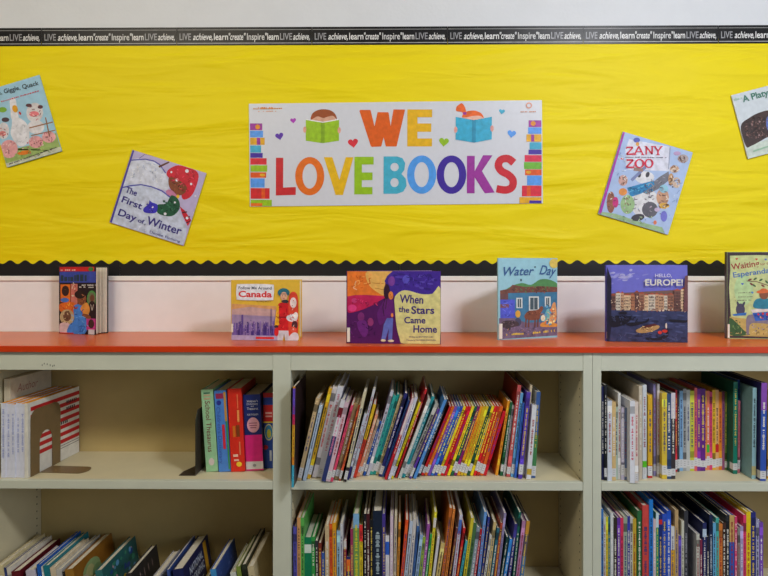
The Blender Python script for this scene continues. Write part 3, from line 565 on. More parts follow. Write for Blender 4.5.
# ------------------------------------------------------------ books in the bookcases
WH=(206,208,214); CR=(210,198,168); GY=(176,178,178)
def mkbook(x, Y, z, lean, t, H, W, rgb, opts, label, group, name='book'):
    """x: where the left face meets the shelf; lean in radians to the right"""
    if lean > 0: loc = (x+t*math.sin(lean)**2/math.cos(lean), Y, z+t*math.sin(lean)+.0003); H = H-t*math.tan(lean)
    else: loc = (x, Y, z+.0003)
    root = empty(name, loc, (0, lean, 0))
    c = opts.get('c', min(.0022, t*.16)); inset = opts.get('inset', .003 if t > .009 else .0008)
    cm = mat(rgb, .38, .08); m = MB()
    spine_bands = list(opts.get('bands', []))
    rv = random.Random(int(x*5557)+int(H*1e4))
    if not spine_bands and not opts.get('plain') and opts.get('marks', True) and t < .016:
        for a_, b_ in ((.86, .95), (.17, .25)):
            if rv.random() < .55:
                d_ = rv.uniform(0, .04); f_ = rv.choice([.6, .75, 1.25]); spine_bands.append((a_-d_, b_-d_, tuple(min(235, int(v*f_)) for v in rgb)))
    zs = sorted({0, 1} | {b[0] for b in spine_bands} | {b[1] for b in spine_bands})
    for z0_, z1_ in zip(zs, zs[1:]):
        cc = cm
        for b in spine_bands:
            if b[0] <= z0_+1e-6 and b[1] >= z1_-1e-6: cc = mat(b[2], .38, .08)
        m.box(0, t, 0, c, z0_*H, z1_*H, cc)
    bc = mat(opts['board'], .38, .08) if 'board' in opts else cm
    m.box(0, c, c, W, 0, H, bc); m.box(t-c, t, c, W, 0, H, bc)
    # lettering marks running along the spine
    if opts.get('marks', True) and t > .003:
        mc = opts.get('ink') or random.choice([(30,28,34),(226,224,220),(150,30,40),(40,50,110)] if sum(rgb) > 300 else [(226,222,210),(220,190,80)])
        rr = random.Random(int(x*9973)+int(H*1e5)); zz = H*rr.uniform(.26,.36); end = H*rr.uniform(.78,.93); k = mat(mc, .45, .05)
        while zz < end:
            w = rr.uniform(.0012, .0034)
            if rr.random() < .8:
                e = t*rr.uniform(.26,.40); m.face([(e,-.00025,zz),(t-e,-.00025,zz),(t-e,-.00025,zz+w),(e,-.00025,zz+w)], k)
            zz += w+.0010
    m.build('cover', root, recalc=False)
    m = MB(); m.box(c+.0001, t-c-.0001, c+.0002, W-inset, inset, H-inset, opts.get('paper', paper)); m.build('pages', root)
    rt = random.Random(int(x*77777))
    if opts.get('tag', True) and rt.random() < .8:
        m = MB(); a = rt.uniform(.006,.016); b = a+rt.uniform(.018,.030)
        m.box(-.0002, t+.0002, -.0006, min(.02, W*.2), a, b, mat((206,206,208), .5, .03))
        k = mat((130,130,136), .5, .05)
        for q in (.3,.55,.8): m.face([(t*.28,-.0008,a+(b-a)*q-.0006),(t*.72,-.0008,a+(b-a)*q-.0006),(t*.72,-.0008,a+(b-a)*q+.0006),(t*.28,-.0008,a+(b-a)*q+.0006)], k)
        m.build('call_number_label', root, recalc=False)
    tag(root, label, 'book', group)
    return root
ALL = []
def row(data, z, drop, group, where, defY=None, depthf=.78, maxd=.27):
    """data: (xb, yb, xt, yt, colour words, rgb, opts)"""
    recs = []
    for (xb, yb, xt, yt, cw, rgb, op) in data:
        Y = max(Yof(yb, drop, xb), -.05) if defY is None else defY+op.get('dy', 0)
        ybf = yb
        p0 = P(xb, ybf, Y); p1 = P(xt, yt, Y)
        lean = math.atan2(p1.x-p0.x, p1.z-z); L = math.hypot(p1.x-p0.x, p1.z-z)
        recs.append([p0.x, Y, lean, L, cw, rgb, op])
    n = len(recs); hc = .22; g = .0068
    xb_ = [r[0] for r in recs]; xt_ = [r[0]+hc*math.tan(r[2]) for r in recs]
    for arr in (xb_, xt_):
        for _ in range(400):
            for i in range(n-1):
                gi = min(g, (recs[i][6].get('w', 99)+.4)*.0030)
                d = arr[i+1]-arr[i]
                if d < gi: arr[i] -= (gi-d)/2; arr[i+1] += (gi-d)/2
    for i, r in enumerate(recs): r[0] = xb_[i]; r[2] = math.atan2(xt_[i]-xb_[i], hc)
    for i, r in enumerate(recs):
        x, Y, lean, L, cw, rgb, op = r
        if i+1 < n:
            x2, _, l2, L2 = recs[i+1][:4]
            hmin = min(L*math.cos(lean), L2*math.cos(l2))
            gap = min(x2-x, x2+hmin*math.tan(l2)-x-hmin*math.tan(lean))
        else: gap = .02
        if 'w' in op: gap = min(gap, op['w']*(Y+D0)/F)
        t = max(.0016, gap*math.cos(lean)-.0003)
        W = min(op.get('W', L*depthf*random.uniform(.9,1.1)), maxd, DP-.016-Y)
        pv = recs[i-1][4] if i else None; nx = recs[i+1][4] if i+1 < n else None
        if 'label' in op: lab = op['label']
        elif pv and nx:
            lab = '%s book between %s and %s ones, %s' % (cw, pv, nx, where)
            if len(lab.replace('-', ' ').split()) > 16: lab = '%s book just right of the %s one, %s' % (cw, pv, where)
        elif nx: lab = '%s book, leftmost, beside %s one, %s' % (cw, nx, where)
        else: lab = '%s book, rightmost, beside %s one, %s' % (cw, pv, where)
        ALL.append(lab)
        mkbook(x, Y, z, lean, t, L, W, rgb, op, lab, group)
D1 = CZ-Z1; D2 = CZ-Z2; D3 = CZ-Z3
# upper middle shelf
UM = [
 (291.6,488,293,386.5,'purple-topped orange',(206,130,40),{'w':4.2,'W':.2,'tag':False,'bands':[(.72,.98,(96,70,180)),(.62,.72,(196,40,100)),(.30,.62,(214,170,40)),(0,.22,(60,160,190))],'board':(44,30,34)}),
 (297,481,316,398,'tan',(196,170,128),{'w':4}),
 (302.5,481,319.5,405,'pale blue',(176,194,214),{'w':3.4}),
 (306.8,479,329,388,'golden yellow',(214,164,34),{'ink':(40,34,30)}),
 (311.8,478,333,386.5,'red-lettered white',(208,202,206),{'ink':(190,50,60)}),
 (316.5,478,338,386,'plain white',(206,206,216),{'ink':(190,110,130)}),
 (321,482,341.2,399,'white and navy',(44,56,110),{'bands':[(.55,1,(206,204,210)),(.78,.9,(110,20,34))],'ink':(214,120,160)}),
 (325.6,482,345,402,'pale pink',(206,176,190),{}),
 (330,482,351,405,'hot pink',(212,70,104),{'ink':(120,40,60)}),
 (334,480,354.4,403,'olive tan',(156,138,96),{}),
 (338.4,481,359.2,405,'rust red',(176,72,44),{}),
 (343.2,482,362.6,392,'dark-footed cream',(200,192,160),{'w':3.4,'bands':[(0,.16,(50,40,44))]}),
 (346.8,480,366,414,'white with navy foot',(204,208,220),{'bands':[(0,.2,(50,44,110))],'tag':False}),
 (350.2,479,371.2,388.5,'tall whitish',(196,198,206),{'w':3}),
 (353,478,373.3,404,'yellow and red',(206,60,40),{'bands':[(.52,1,(222,180,40))],'ink':(110,20,30)}),
 (356.4,477,375.5,414,'salmon',(220,150,116),{}),
 (359.6,476,378,421,'beige',(204,186,160),{}),
 (362.8,476,380.5,421,'royal blue',(40,84,166),{}),
 (366,476,388.5,390,'tall silver',(186,188,204),{'w':3.4}),
 (369.3,475,393.4,395,'light teal',(60,178,164),{}),
 (372.7,475,397,394,'teal green',(30,148,140),{}),
 (375.6,475,400,396,'thin cream',(214,196,150),{}),
 (378.2,477,404.8,393,'navy with white letters',(40,44,112),{'ink':(220,220,230)}),
 (381.4,477,408.2,400,'medium blue',(46,92,176),{}),
 (384.2,480,412,398,'red and pinkish white',(190,34,48),{'bands':[(.55,1,(214,190,200))]}),
 (387.4,480,415,397,'white and bluish',(196,196,214),{'ink':(60,60,140)}),
 (390.6,479,419,402,'bright yellow',(226,206,28),{'ink':(120,80,30)}),
 (395,478,425.5,389,'thin red',(196,40,48),{'w':2,'tag':False}),
 (397.6,479,428,399,'light grey',(188,192,190),{}),
 (401.4,478,432,396,'turquoise',(40,140,150),{'ink':(200,220,220)}),
 (404.6,477,435.2,403,'warm grey',(180,180,172),{}),
 (408.8,479,438.8,409,'violet',(84,50,150),{'ink':(226,220,80)}),
 (412.8,479,443.4,399,'sky blue',(80,140,208),{}),
 (416.8,477,446.6,399,'charcoal',(50,50,56),{'w':2.6}),
]
run = [('red',(206,34,40)),('orange',(222,110,30)),('lilac',(120,80,180)),('blue',(44,110,190)),('cobalt',(50,70,170)),('yellow',(228,200,30)),('scarlet',(210,30,34)),('crimson',(196,24,44)),
       ('lemon yellow',(236,214,40)),('bottle green',(30,96,70)),('plum',(124,30,100)),('amber',(226,150,30)),('mustard',(206,170,30)),('dark yellow',(214,186,40)),('dark green',(30,80,60)),
       ('sunny yellow',(236,210,30)),('bright red',(214,28,36)),('brick',(190,50,30)),('dark orange',(214,96,30)),('cherry red',(200,20,40))]
n = len(run)
for i, (cw, c) in enumerate(run):
    u = i/(n-1); xb = 420.8+u*(483-420.8); xt = 449.5+u*(503.2-449.5)
    UM.append((xb, 476, xt, 406 if i < n-1 else 411, cw, c, {'ink': random.choice([(240,220,60),(40,50,140),(200,30,40) if c[1] > 120 else (240,220,60)]), 'w': 3.3, 'W': .17}))
UM += [
 (495.4,475.5,507.6,401,'orange',(226,150,36),{'w':4,'board':(230,150,30)}),
 (500,476,510.4,402,'forest green',(30,96,60),{'w':2.8}),
 (503,476,512.8,405,'ash grey',(176,176,180),{'w':3}),
 (506.3,477,517.3,385,'tall salmon red',(190,84,84),{'w':4,'board':(150,26,30)}),
 (510.6,477,520.5,393,'powder blue',(104,170,220),{}),
 (514.2,478,523.4,403,'azure blue',(54,104,200),{}),
 (518.2,479,526.6,392,'purple',(84,60,170),{'W':.24,'ink':(222,190,60)}),
 (522.4,477,530.4,385,'tall beige',(196,180,150),{'w':3.4,'W':.26}),
 (526.4,479.5,532.3,405,'clean white',(212,214,220),{'w':4.6,'bands':[(.06,.14,(190,160,60))],'tag':False}),
 (531.4,478,536.8,392,'dark blue and green',(56,90,150),{'w':4,'bands':[(.1,.5,(70,130,80))],'board':(190,200,210)}),
]
row(UM, Z1, D1, 'books on the upper shelf of the middle bay', 'upper middle shelf')
# upper right shelf
UR = [
 (601.8,480,601.8,386.5,'dark navy',(36,40,86),{}), (604.4,480.5,604.4,385,'black',(30,34,40),{}), (607.6,481,607.6,401,'bluish white',(200,206,218),{'w':4.4}), (612,480.5,612,402,'tan',(208,176,120),{}),
 (615,479.5,615,407,'greenish white',(176,196,180),{}), (618,479.5,618,393,'tall white',(206,206,204),{'W':.26}), (621.3,480,621.3,408,'lilac white',(190,184,208),{}), (625,480,625.2,408,'slate blue',(104,124,166),{'w':4}),
 (629.5,483,629.5,401,'wide white',(216,218,226),{'W':.27,'ink':(200,60,90)}), (635,483,635,402,'rose-lettered cream',(214,200,190),{'w':3.5,'ink':(190,80,100)}), (639,480,639,386,'tall beige',(198,186,166),{'W':.28,'w':3.4}), (642.7,479,642.7,385,'green-banded white',(204,210,216),{'w':4,'W':.28,'bands':[(.12,.19,(90,190,40))]}),
 (648,478,648,395,'yellow with red foot',(216,170,40),{'w':4.4,'bands':[(0,.15,(190,40,40))]}), (653.6,476,653.6,384,'lavender',(150,144,200),{'w':3.6,'W':.27}), (657.5,477,657.5,384,'multicoloured grey',(176,170,168),{'w':3.8,'ink':(180,50,60),'W':.27}),
 (662,479,662,393,'golden yellow',(212,184,60),{'w':5}), (667,479,667,394,'navy blue',(50,76,116),{}), (671.2,479,671.2,393,'white and black',(56,50,54),{'bands':[(.7,1,(206,200,208))],'w':4.2}), (675.6,472,675.6,390,'thin red',(190,50,60),{'w':1.8}), (677.4,472,677.4,394,'charcoal',(60,62,70),{'w':2}),
 (679.6,471,679.6,391,'light blue',(130,176,214),{}), (683,471,683,389,'grey',(160,162,162),{}), (686.5,471,686.5,390,'pale grey',(190,192,188),{}), (690,471,690,391,'lime yellow',(196,196,60),{}), (694.3,471,694.3,388,'coral',(214,96,100),{}), (697.3,471,697.3,389,'purple',(116,40,140),{}), (700.6,471,700.6,389,'dark purple',(96,30,130),{}),
 (704,470,704,391,'orange',(226,150,50),{}), (706.8,470,706.8,391,'orange-pink',(226,120,90),{'bands':[(.22,.32,(60,180,60))]}), (709.6,470,709.6,392,'raspberry pink',(206,60,110),{}), (712.4,470,712.4,390,'deep yellow',(222,176,30),{}), (715.6,470,715.6,390,'red-dotted pale orange',(224,170,110),{'bands':[(.22,.32,(200,30,40))]}), (718.8,470,718.8,392,'bright orange',(224,130,36),{}), (722,470,722,392,'mauve',(150,84,120),{}), (725.2,470,725.2,392,'olive green',(104,130,60),{'w':3.2}),
 (732.6,474,733.6,382,'teal green',(20,120,100),{'w':4.2,'W':.27,'board':(16,96,76)}), (737.8,473,738.2,401,'dusty pink',(196,110,124),{'w':2.8}), (741.5,471,743,380,'royal blue',(50,90,170),{'w':3,'W':.25}), (746.6,479,747.4,388,'pale aqua',(140,180,190),{'w':4,'W':.27,'board':(130,170,178),'tag':False,'bands':[(.04,.14,(180,170,120))]}),
 (760.2,481,761.6,383,'purple and blue',(44,80,170),{'w':5.6,'W':.27,'bands':[(.72,1,(130,70,170))],'board':(40,36,96)}), (767.2,479,768,390,'mustard yellow',(214,160,40),{'w':4.5}),
]
for i in range(14): UR.append((774+i*5.2, 478, 774+i*5.2, 388+random.uniform(0,12), '', random.choice([(60,90,160),(190,60,60),(206,206,210),(60,120,80)]), {'w':4.6})) if False else None
UR = [u for u in UR if u]
row(UR, Z1, D1, 'books on the upper shelf of the right bay', 'upper right shelf')
# lower middle shelf
def low(x576, xt, yt, cw, rgb, **op):
    s_ = (xt-x576)/(576-yt); return (x576-s_*34, 610, xt, yt, cw, rgb, op)
LM = [
 low(293.6,293.1,527,'blue-violet',(90,84,180)), low(297.3,297,518,'peach',(206,150,96)), low(300.9,300.6,518,'light green',(90,170,80)), low(304.6,304.4,537.5,'wide deep green',(10,120,80),bands=[(.78,.9,(206,220,210))],marks=False), low(311.7,311.4,537,'bright green',(50,150,70)),
 low(315.6,315,541,'dark patterned',(50,52,56)), low(318.8,318.4,543,'red-flecked black',(120,50,40)), low(321.8,321.5,553,'small blue',(50,84,160)), low(325.2,325,525,'beige',(196,174,136)), low(329.6,329.2,524,'orange-red',(214,90,30)), low(333,332.4,523,'yellow-orange',(222,160,30),w=3.6),
 low(337,336.8,531,'light blue',(140,180,210)), low(340.4,340.2,524,'whitish grey',(190,192,200),w=2.8), low(343.6,343.5,541,'maroon',(130,26,60),bands=[(.88,1,(206,200,200))]), low(346.6,346.5,557,'orange and navy',(40,44,100),bands=[(.72,.95,(226,110,40))]), low(350.6,350.4,529,'dark pink',(150,50,90)),
 low(353.6,353.2,514,'green-patterned sky blue',(110,150,80),bands=[(.85,1,(120,170,210))],ink=(220,210,40),W=.27), low(359.6,359.4,525,'rainbow',(226,200,40),bands=[(.8,1,(220,50,50)),(0,.2,(60,150,70))],w=3.2), low(363.8,363.6,514,'black',(28,28,36)), low(366.8,366.6,514,'maroon-striped black',(70,22,30)), low(370,369.9,520,'jet black',(24,26,32)),
 low(373.2,373,511,'wide dark navy',(20,34,56),ink=(170,190,200),W=.27), low(382.4,382.2,514,'indigo',(70,56,140)), low(385.6,385.5,536,'white with blue top',(210,208,214),bands=[(.74,.92,(40,90,190))],marks=False), low(389.8,390.3,516,'pinkish white',(206,186,204)), low(393.4,394.6,516,'cream',(200,184,156)),
 low(397,398.6,522,'light orange',(214,140,50)), low(400.5,405.8,520,'red-orange',(218,80,36)), low(404.2,409.8,521,'bluish white',(180,194,214)), low(408.4,413.4,519,'off-white',(196,192,190)), low(412.2,417,526,'denim blue',(60,100,160)), low(415.2,420,535,'powder blue',(140,170,206)),
 low(419,423,537,'lime green',(140,170,60)), low(422,427.4,524,'purple',(150,80,160)), low(425.4,430.4,534,'leaf green',(50,160,80)), low(428.4,434.2,512,'tall yellow',(216,206,50),bands=[(.84,.94,(210,206,200))],w=3.6), low(432.4,437.6,536,'plain white',(200,198,206)), low(436,441.2,543,'sand yellow',(200,176,110),w=4),
 low(441.4,449.6,508,'tall brown-orange',(186,100,40),w=3,W=.27), low(445,453,509,'copper orange',(204,120,50),w=3), low(448.8,456.2,528,'olive and maroon',(110,60,60),w=3.4), low(452.4,459.8,515,'white with blue top',(190,190,210),bands=[(.8,.95,(70,110,190))],w=3.6), low(456.4,463.4,528,'red',(200,34,40),w=3.4), low(459.8,466.2,541,'turquoise',(60,160,170),w=3),
 low(463,470.2,518,'black-lettered yellow',(206,190,50),ink=(30,34,30)), low(466.6,473.6,523,'green patterned',(70,110,70),ink=(20,40,30)), low(470.2,476.8,527,'steel grey',(130,146,160)), low(473.8,480.2,529,'crimson',(170,26,44),ink=(226,210,210)), low(477.6,484.4,512,'light blue',(100,150,214),W=.27), low(481,488,517,'navy',(40,50,130),w=2.6),
 low(483.8,490.2,535,'thin white',(200,200,196),w=2.8), low(486.8,493.2,522,'beige and gold',(196,176,120)), low(490.4,497,528,'deep teal',(40,100,120)), low(494,500.6,523,'rust brown',(170,70,50)), low(497.4,504,513,'tall lavender grey',(140,130,170),w=2.4,W=.27), low(500.2,506.4,537,'very dark green',(20,60,60)),
 low(503.6,509.8,539,'bright blue',(50,130,210),w=3.4), low(508,514.8,524,'dark blue-violet',(54,50,120),w=3.6), low(512.6,519,512,'tall dark green',(24,90,80),w=2.4,W=.27), low(516,522.4,521,'pinkish lavender',(170,120,160),w=3.6), low(520,526.6,521,'brown and blue',(90,80,90),bands=[(.85,1,(190,140,50)),(.3,.6,(60,110,160))],w=3.6),
]
row(LM, Z2, D2, 'books on the lower shelf of the middle bay', 'lower middle shelf', defY=.022)
LR = [low(a,a,b,c,d,**e) for a,b,c,d,e in [
 (601.6,509,'medium blue',(60,120,190),{'w':2.2}),(604,517,'white',(206,206,200),{}),(606,517,'thin yellow',(216,200,50),{}),(607.8,517,'dark teal',(40,110,120),{'w':2}),(610,513,'tall white',(200,204,204),{'w':3}),(613.6,518,'black and tan',(50,44,36),{'bands':[(.2,.34,(220,100,40))]}),(617.2,518,'purple',(96,50,150),{}),(620.5,518,'raspberry red',(210,50,90),{}),(623.5,517,'grey-green',(150,164,146),{}),
 (627.5,516.5,'navy',(44,50,140),{}),(630.2,517,'whitish grey',(190,188,180),{}),(632.8,519,'olive gold',(190,160,50),{'w':3.6}),(637.4,511,'forest green',(40,104,60),{'w':4.2,'W':.27,'tag':False}),(642.4,505.5,'wide brick red',(196,70,66),{'w':6.4,'W':.28,'tag':False}),(649.3,500,'tall bright blue',(30,120,206),{'w':3.8,'W':.28,'tag':False}),(653.3,519.5,'pale pink',(206,184,190),{}),(656,513,'mint-topped green',(40,140,100),{'bands':[(.85,1,(190,210,220))]}),
 (658.8,515,'red-dotted navy',(24,40,110),{'bands':[(.9,.95,(200,40,40))]}),(662.4,514,'cobalt blue',(40,76,180),{}),(666.7,511,'royal blue',(30,80,190),{'W':.26}),(671,526.5,'white and yellow',(222,170,30),{'bands':[(.72,1,(210,210,210))],'w':3.6}),(675,510,'tall tan',(186,156,110),{'w':3.4,'W':.28}),(678.7,536,'small purple',(90,70,170),{'w':2.6}),(681.5,521,'cream',(196,196,180),{'W':.24}),(684.2,511,'dark grey',(52,54,62),{'w':4,'W':.28,'ink':(150,150,160)}),
 (696.4,534,'white-covered',(190,190,180),{'w':3.2,'W':.24,'board':(198,200,212)}),(700,540,'maroon',(120,40,70),{'w':2.4}),(702.8,523,'midnight blue',(36,44,96),{'w':3.8,'bands':[(.84,.93,(180,200,220))]}),(706.8,537,'black',(34,34,50),{'w':2.6}),(709.4,515,'white-lettered navy',(22,36,72),{'w':3.4,'ink':(180,190,200),'W':.27}),(713,523,'light blue',(100,170,214),{}),(716,518,'teal',(70,170,160),{'W':.27}),
 (719,524,'orange',(206,120,50),{}),(722.6,523,'dark brown',(70,46,40),{}),(726,515.5,'tall black',(34,38,44),{'W':.28}),(729.6,515.5,'tan-topped blue',(50,84,170),{'bands':[(.72,1,(196,160,96))],'W':.27,'w':4.8}),(734.8,517,'pink',(206,60,110),{'w':2.4}),(737.6,528,'grey',(130,130,126),{}),(740.3,526.5,'lavender',(160,146,190),{}),(743.4,515,'hot pink',(220,60,110),{'W':.27}),(746.4,512,'yellow',(222,196,20),{'W':.28,'ink':(180,60,30)}),
 (750.8,512.5,'navy blue',(40,44,120),{'W':.28,'w':5}),(756,519.5,'lavender grey',(160,160,190),{'w':3.3}),(759.6,522.5,'violet',(116,70,176),{'w':3.6})]]
row(LR, Z2, D2, 'books on the lower shelf of the right bay', 'lower right shelf', defY=.022)
# lower left shelf (sits lower; only the tops of the books show)
def ll(x, yt, cw, rgb, w, **op):
    op['w'] = w; return (x+15, 662, x, yt, cw, rgb, op)
LL = [
 ll(-4,566,'thick cream',(206,192,150),7.4,W=.22), ll(3.7,568,'thin navy',(40,54,104),2.4,W=.21), ll(6.4,568,'white',(206,200,190),4.4,W=.22), ll(11.2,572,'dark red',(96,16,30),9,W=.22), ll(25.6,571,'purple-printed white',(196,190,206),9.6,W=.17,ink=(90,80,180)), ll(36.4,565,'bright blue',(24,90,180),4.2,W=.235),
 ll(41,567,'thin white',(196,204,200),1.8,W=.2), ll(43.2,566,'teal',(26,120,134),6,W=.235), ll(49.8,568,'speckled cream',(206,190,164),5.8,W=.2), ll(56,570,'light grey',(186,184,180),5.6,W=.24), ll(62.2,572,'thin black',(34,32,34),2,W=.24), ll(64.6,570,'ochre brown',(150,108,40),8.5,W=.25,board=(146,96,30)),
 ll(86,584,'cream',(206,196,172),4.4,W=.22), ll(95,571,'blue-green patterned',(50,110,110),7,W=.235,board=(36,96,96)), ll(119,588,'beige',(190,170,130),4.4,W=.19), ll(126,574,'dark charcoal',(46,42,42),6,W=.19,board=(40,38,38)), ll(150,580,'pale grey',(180,180,186),7.8,W=.19), ll(166.6,570,'thin blue',(60,84,150),2.4,W=.235),
 ll(172.4,570,'navy with yellow band',(24,32,84),11,W=.235,board=(20,28,76)), ll(201,584,'thin yellow',(190,170,70),4.2,W=.2), ll(210,570,'blue and white',(60,140,200),6,W=.21,board=(46,74,140)), ll(230,573,'white with teal patch',(200,204,196),6.4,W=.2), ll(236,567,'green-edged white',(120,140,60),4.4,W=.22), ll(241.2,565,'black and green',(44,50,36),5.2,W=.255), ll(247.4,567,'tan with dark marks',(190,176,140),8.6,W=.25)]
row(LL, Z3, D3, 'books on the bottom shelf of the left bay', 'lower left shelf', defY=.026)
nav = [o for o in bpy.data.objects if o.get('label','').startswith('navy with yellow band')][0]
H_ = P(172.4,570,.026).z-Z3; t_ = 11*(1.866)/F-.0003
m = MB(); m.box(t_+.0001, t_+.0004, .178, .206, H_-.20, H_-.002, mat((214,160,40),.4,.05))
for s_, y0_, y1_, z_ in (('NATIONAL', .045, .165, H_-.040), ('GEOGRAPHIC', .020, .168, H_-.072), ('ALMANAC', .03, .15, H_-.11)):
    vs, ts = text_tris(s_, .02, 0); k_ = m.mi(mat((196,204,220),.4,.05)); n0 = len(m.v)
    for (u, v) in vs: m.v.append((t_+.0005, y0_+(y1_-y0_)*u, z_+.024*v))
    for q in ts: m.f.append(tuple(n0+a for a in q)); m.m.append(k_)
m.build('cover_lettering', nav, recalc=False)
def face_art(lab, w, shapes):
    o = [o for o in bpy.data.objects if o.get('label','').startswith(lab)][0]
    t = w*1.866/F-.0003; H = P(100, 571, .026).z-Z3; m = MB(); x = t
    for cy, cz_, ry, rz, c in shapes:
        x += .00004; k = m.mi(mat(c, .45, .1)); i = len(m.v)
        m.v += [(x, p[0], H+p[1]) for p in ell(cy, cz_, ry, rz, 16)]; m.f.append(tuple(range(i, i+16))); m.m.append(k)
    m.build('cover_picture', o, recalc=False)
face_art('ochre brown', 8.5, [(.10,-.045,.055,.032,(150,176,120)), (.09,-.055,.03,.03,(190,190,130)), (.13,-.06,.03,.02,(120,150,100)), (.05,-.07,.03,.03,(196,186,160))])
rf = random.Random(4)
face_art('blue-green patterned', 7, [(rf.uniform(.02,.2), rf.uniform(-.09,-.012), rf.uniform(.005,.014), rf.uniform(.004,.010), rf.choice([(40,70,140),(60,140,110),(190,150,160),(210,180,60),(30,90,80),(90,150,190)])) for _ in range(34)])
face_art('dark charcoal', 6, [(.05+.03*q, -.04, .003, .014, (130,110,104)) for q in range(4)])
face_art('blue and white', 6, [(rf.uniform(.03,.18), rf.uniform(-.08,-.02), rf.uniform(.006,.012), .004, (90,110,170)) for _ in range(14)])

# white booklets and tall folders at the left of the upper left shelf
org = mat((222,150,40), .6, .1, 40, 'orange_page_edge')
xs = [-1.2045+.0146*i for i in range(6)]
desc = ['leftmost, against the tall folders', 'second from the left', 'third from the left', 'fourth from the left', 'next to the red-striped one']
sx0 = P(-2,400,.03).x
for i in range(5):
    x0 = xs[i]; t = .0142
    b_ = mkbook(x0, .022+.002*(i % 2), Z1, 0, t, .224-.002*(i % 3), .256, (214,216,232), {'tag': False, 'ink': (150,160,210), 'paper': org, 'plain': True, 'c': .0009, 'inset': -.0004}, 'white booklet with orange top edge in upper left row, '+desc[i], 'white booklets on the upper shelf of the left bay', 'booklet'); b_.rotation_euler.z = -.07
b = mkbook(xs[5], .019, Z1, 0, .0105, .224, .262, (220,216,206), {'tag': False, 'marks': False, 'paper': org, 'c': .0009, 'inset': -.0004}, 'white booklet with red stripes on its cover, held by the brown bookend', 'white booklets on the upper shelf of the left bay', 'booklet'); b.rotation_euler.z = -.07
m = MB(); rdm = mat((190,30,38), .45, .06); bk = mat((40,36,40), .5, .05)
for k_ in range(7): 
    z_ = .056+k_*.0235; m.box(.01055, .0109, .012, .262, z_, z_+.0125, rdm)
for z_, ys in ((.118, (.14,.20)), (.180, (.19,.25)), (.159,(.19,.235))):
    y_ = ys[0]
    while y_ < ys[1]: m.box(.0109, .0112, y_, y_+.006, z_, z_+.010, bk); y_ += .010
m.box(.01055,.0109,.16,.262,.048,.0495,bk); m.box(.01055,.0109,.16,.262,.040,.0415,bk)
m.build('cover_stripes', b)
for i, (x0, ds) in enumerate(((-1.2300,'leftmost of the three'),(-1.2232,'middle of the three'),(-1.2164,'rightmost, with faint pencilled words'))):
    t = .0066
    b = mkbook(x0, .076, Z1, 0, t, .286, .200, (206,196,176), {'tag': False, 'marks': False}, 'tall cream folder standing behind the white booklets, '+ds, 'tall cream folders at the back of the left bay', 'folder')
    b.rotation_euler.z = -.07
    if i == 2:
        vs, ts = text_tris('Author', .0, .2); m = MB(); k_ = m.mi(mat((170,120,110), .6, .05)); 
        for (u, v) in vs: m.v.append((t+.0003, .03+u*.10, .240+v*.026))
        for q in ts: m.f.append(q); m.m.append(k_)
        m.build('pencilled_word', b, recalc=False)
# brown steel bookend
bx = xs[5]+.0125
brown = mat((120,98,66), .38, .06, 30, 'brown_steel'); dark = mat((52,44,40), .4, .06, 30, 'dark_steel')
root = empty('bookend', (bx, .028, Z1+.0004), (0,0,-.07))
out = [(0,0),(0,.17)]+[(.03-.03*math.cos(a), .17+.03*math.sin(a)) for a in [i*math.pi/12 for i in range(1,7)]]+[(.115+.03*math.sin(a), .17+.03*math.cos(a)) for a in [i*math.pi/12 for i in range(0,7)]]+[(.145,0),(.103,0),(.103,.09)]
out += [(.072+.031*math.cos(a), .09+.034*math.sin(a)) for a in [i*math.pi/12 for i in range(1,12)]]+[(.041,.09),(.041,0)]
m = MB(); m.prism(out, 0, .0012, brown, axis='x'); m.build('upright_plate', root)
m = MB(); m.prism([(.0014,.041),(.12,.041)]+[(.12+.022*math.sin(a), .072-.031*math.cos(a)) for a in [i*math.pi/10 for i in range(1,10)]]+[(.12,.103),(.0014,.103)], 0, .0012, brown, axis='z'); m.build('base_tongue', root)
tag(root, 'brown steel bookend with arched cut-out beside the red-striped booklet', 'bookend')
# dictionaries
def dic(xb, yb, xt, yt, w, rgb, op, lab):
    Y = Yof(yb, D1, xb); p0 = P(xb, yb, Y); p1 = P(xt, yt, Y); lean = math.atan2(p1.x-p0.x, p1.z-Z1); H = math.hypot(p1.x-p0.x, p1.z-Z1)
    t = w*(Y+D0)/F-.0004
    op.setdefault('tag', False); op['marks'] = False
    r = mkbook(p0.x, Y, Z1, lean, t, H, .185, rgb, op, lab, 'reference books in the left bay')
    return r, t, H
def spine_text(root, s, u0, u1, z0_, z1_, t, H, rgb, bold=.01, down=True):
    vs, ts = text_tris(s, bold, 0); m = MB(); k_ = m.mi(mat(rgb, .45, .05))
    for (u, v) in vs:
        if down: x = (u0+(u1-u0)*v)*t; z_ = (z1_-(z1_-z0_)*u)*H
        else: x = (u0+(u1-u0)*u)*t; z_ = (z0_+(z1_-z0_)*v)*H
        m.v.append((x, -.0008, z_))
    for q in ts: m.f.append(q); m.m.append(k_)
    m.build('spine_title', root, recalc=False)
def spine_shapes(root, items, t, H, nm='spine_picture'):
    m = MB(); y = -.0005
    for pts, c in items:
        y -= .0001; m.flat([(u, v) for u, v in pts], y, mat(c, .45, .05), lambda a, b: (a*t, b*H))
    m.build(nm, root, recalc=False)
r, t, H = dic(206.3,472,201,390,12,(150,196,150),{'board':(130,176,130)},'pale green thesaurus, leftmost of the reference books, leaning on the dark bookend')
spine_text(r,'School Thesaurus',.28,.72,.24,.86,t,H,(120,40,50),.0)
spine_shapes(r,[(ell(.5,.12,.24,.045),(210,196,190)),(rect(.2,.88,.75,.9),(190,160,130)),(rect(.2,.92,.75,.94),(190,160,130)),(rect(.2,.95,.75,.965),(60,110,90))],t,H)
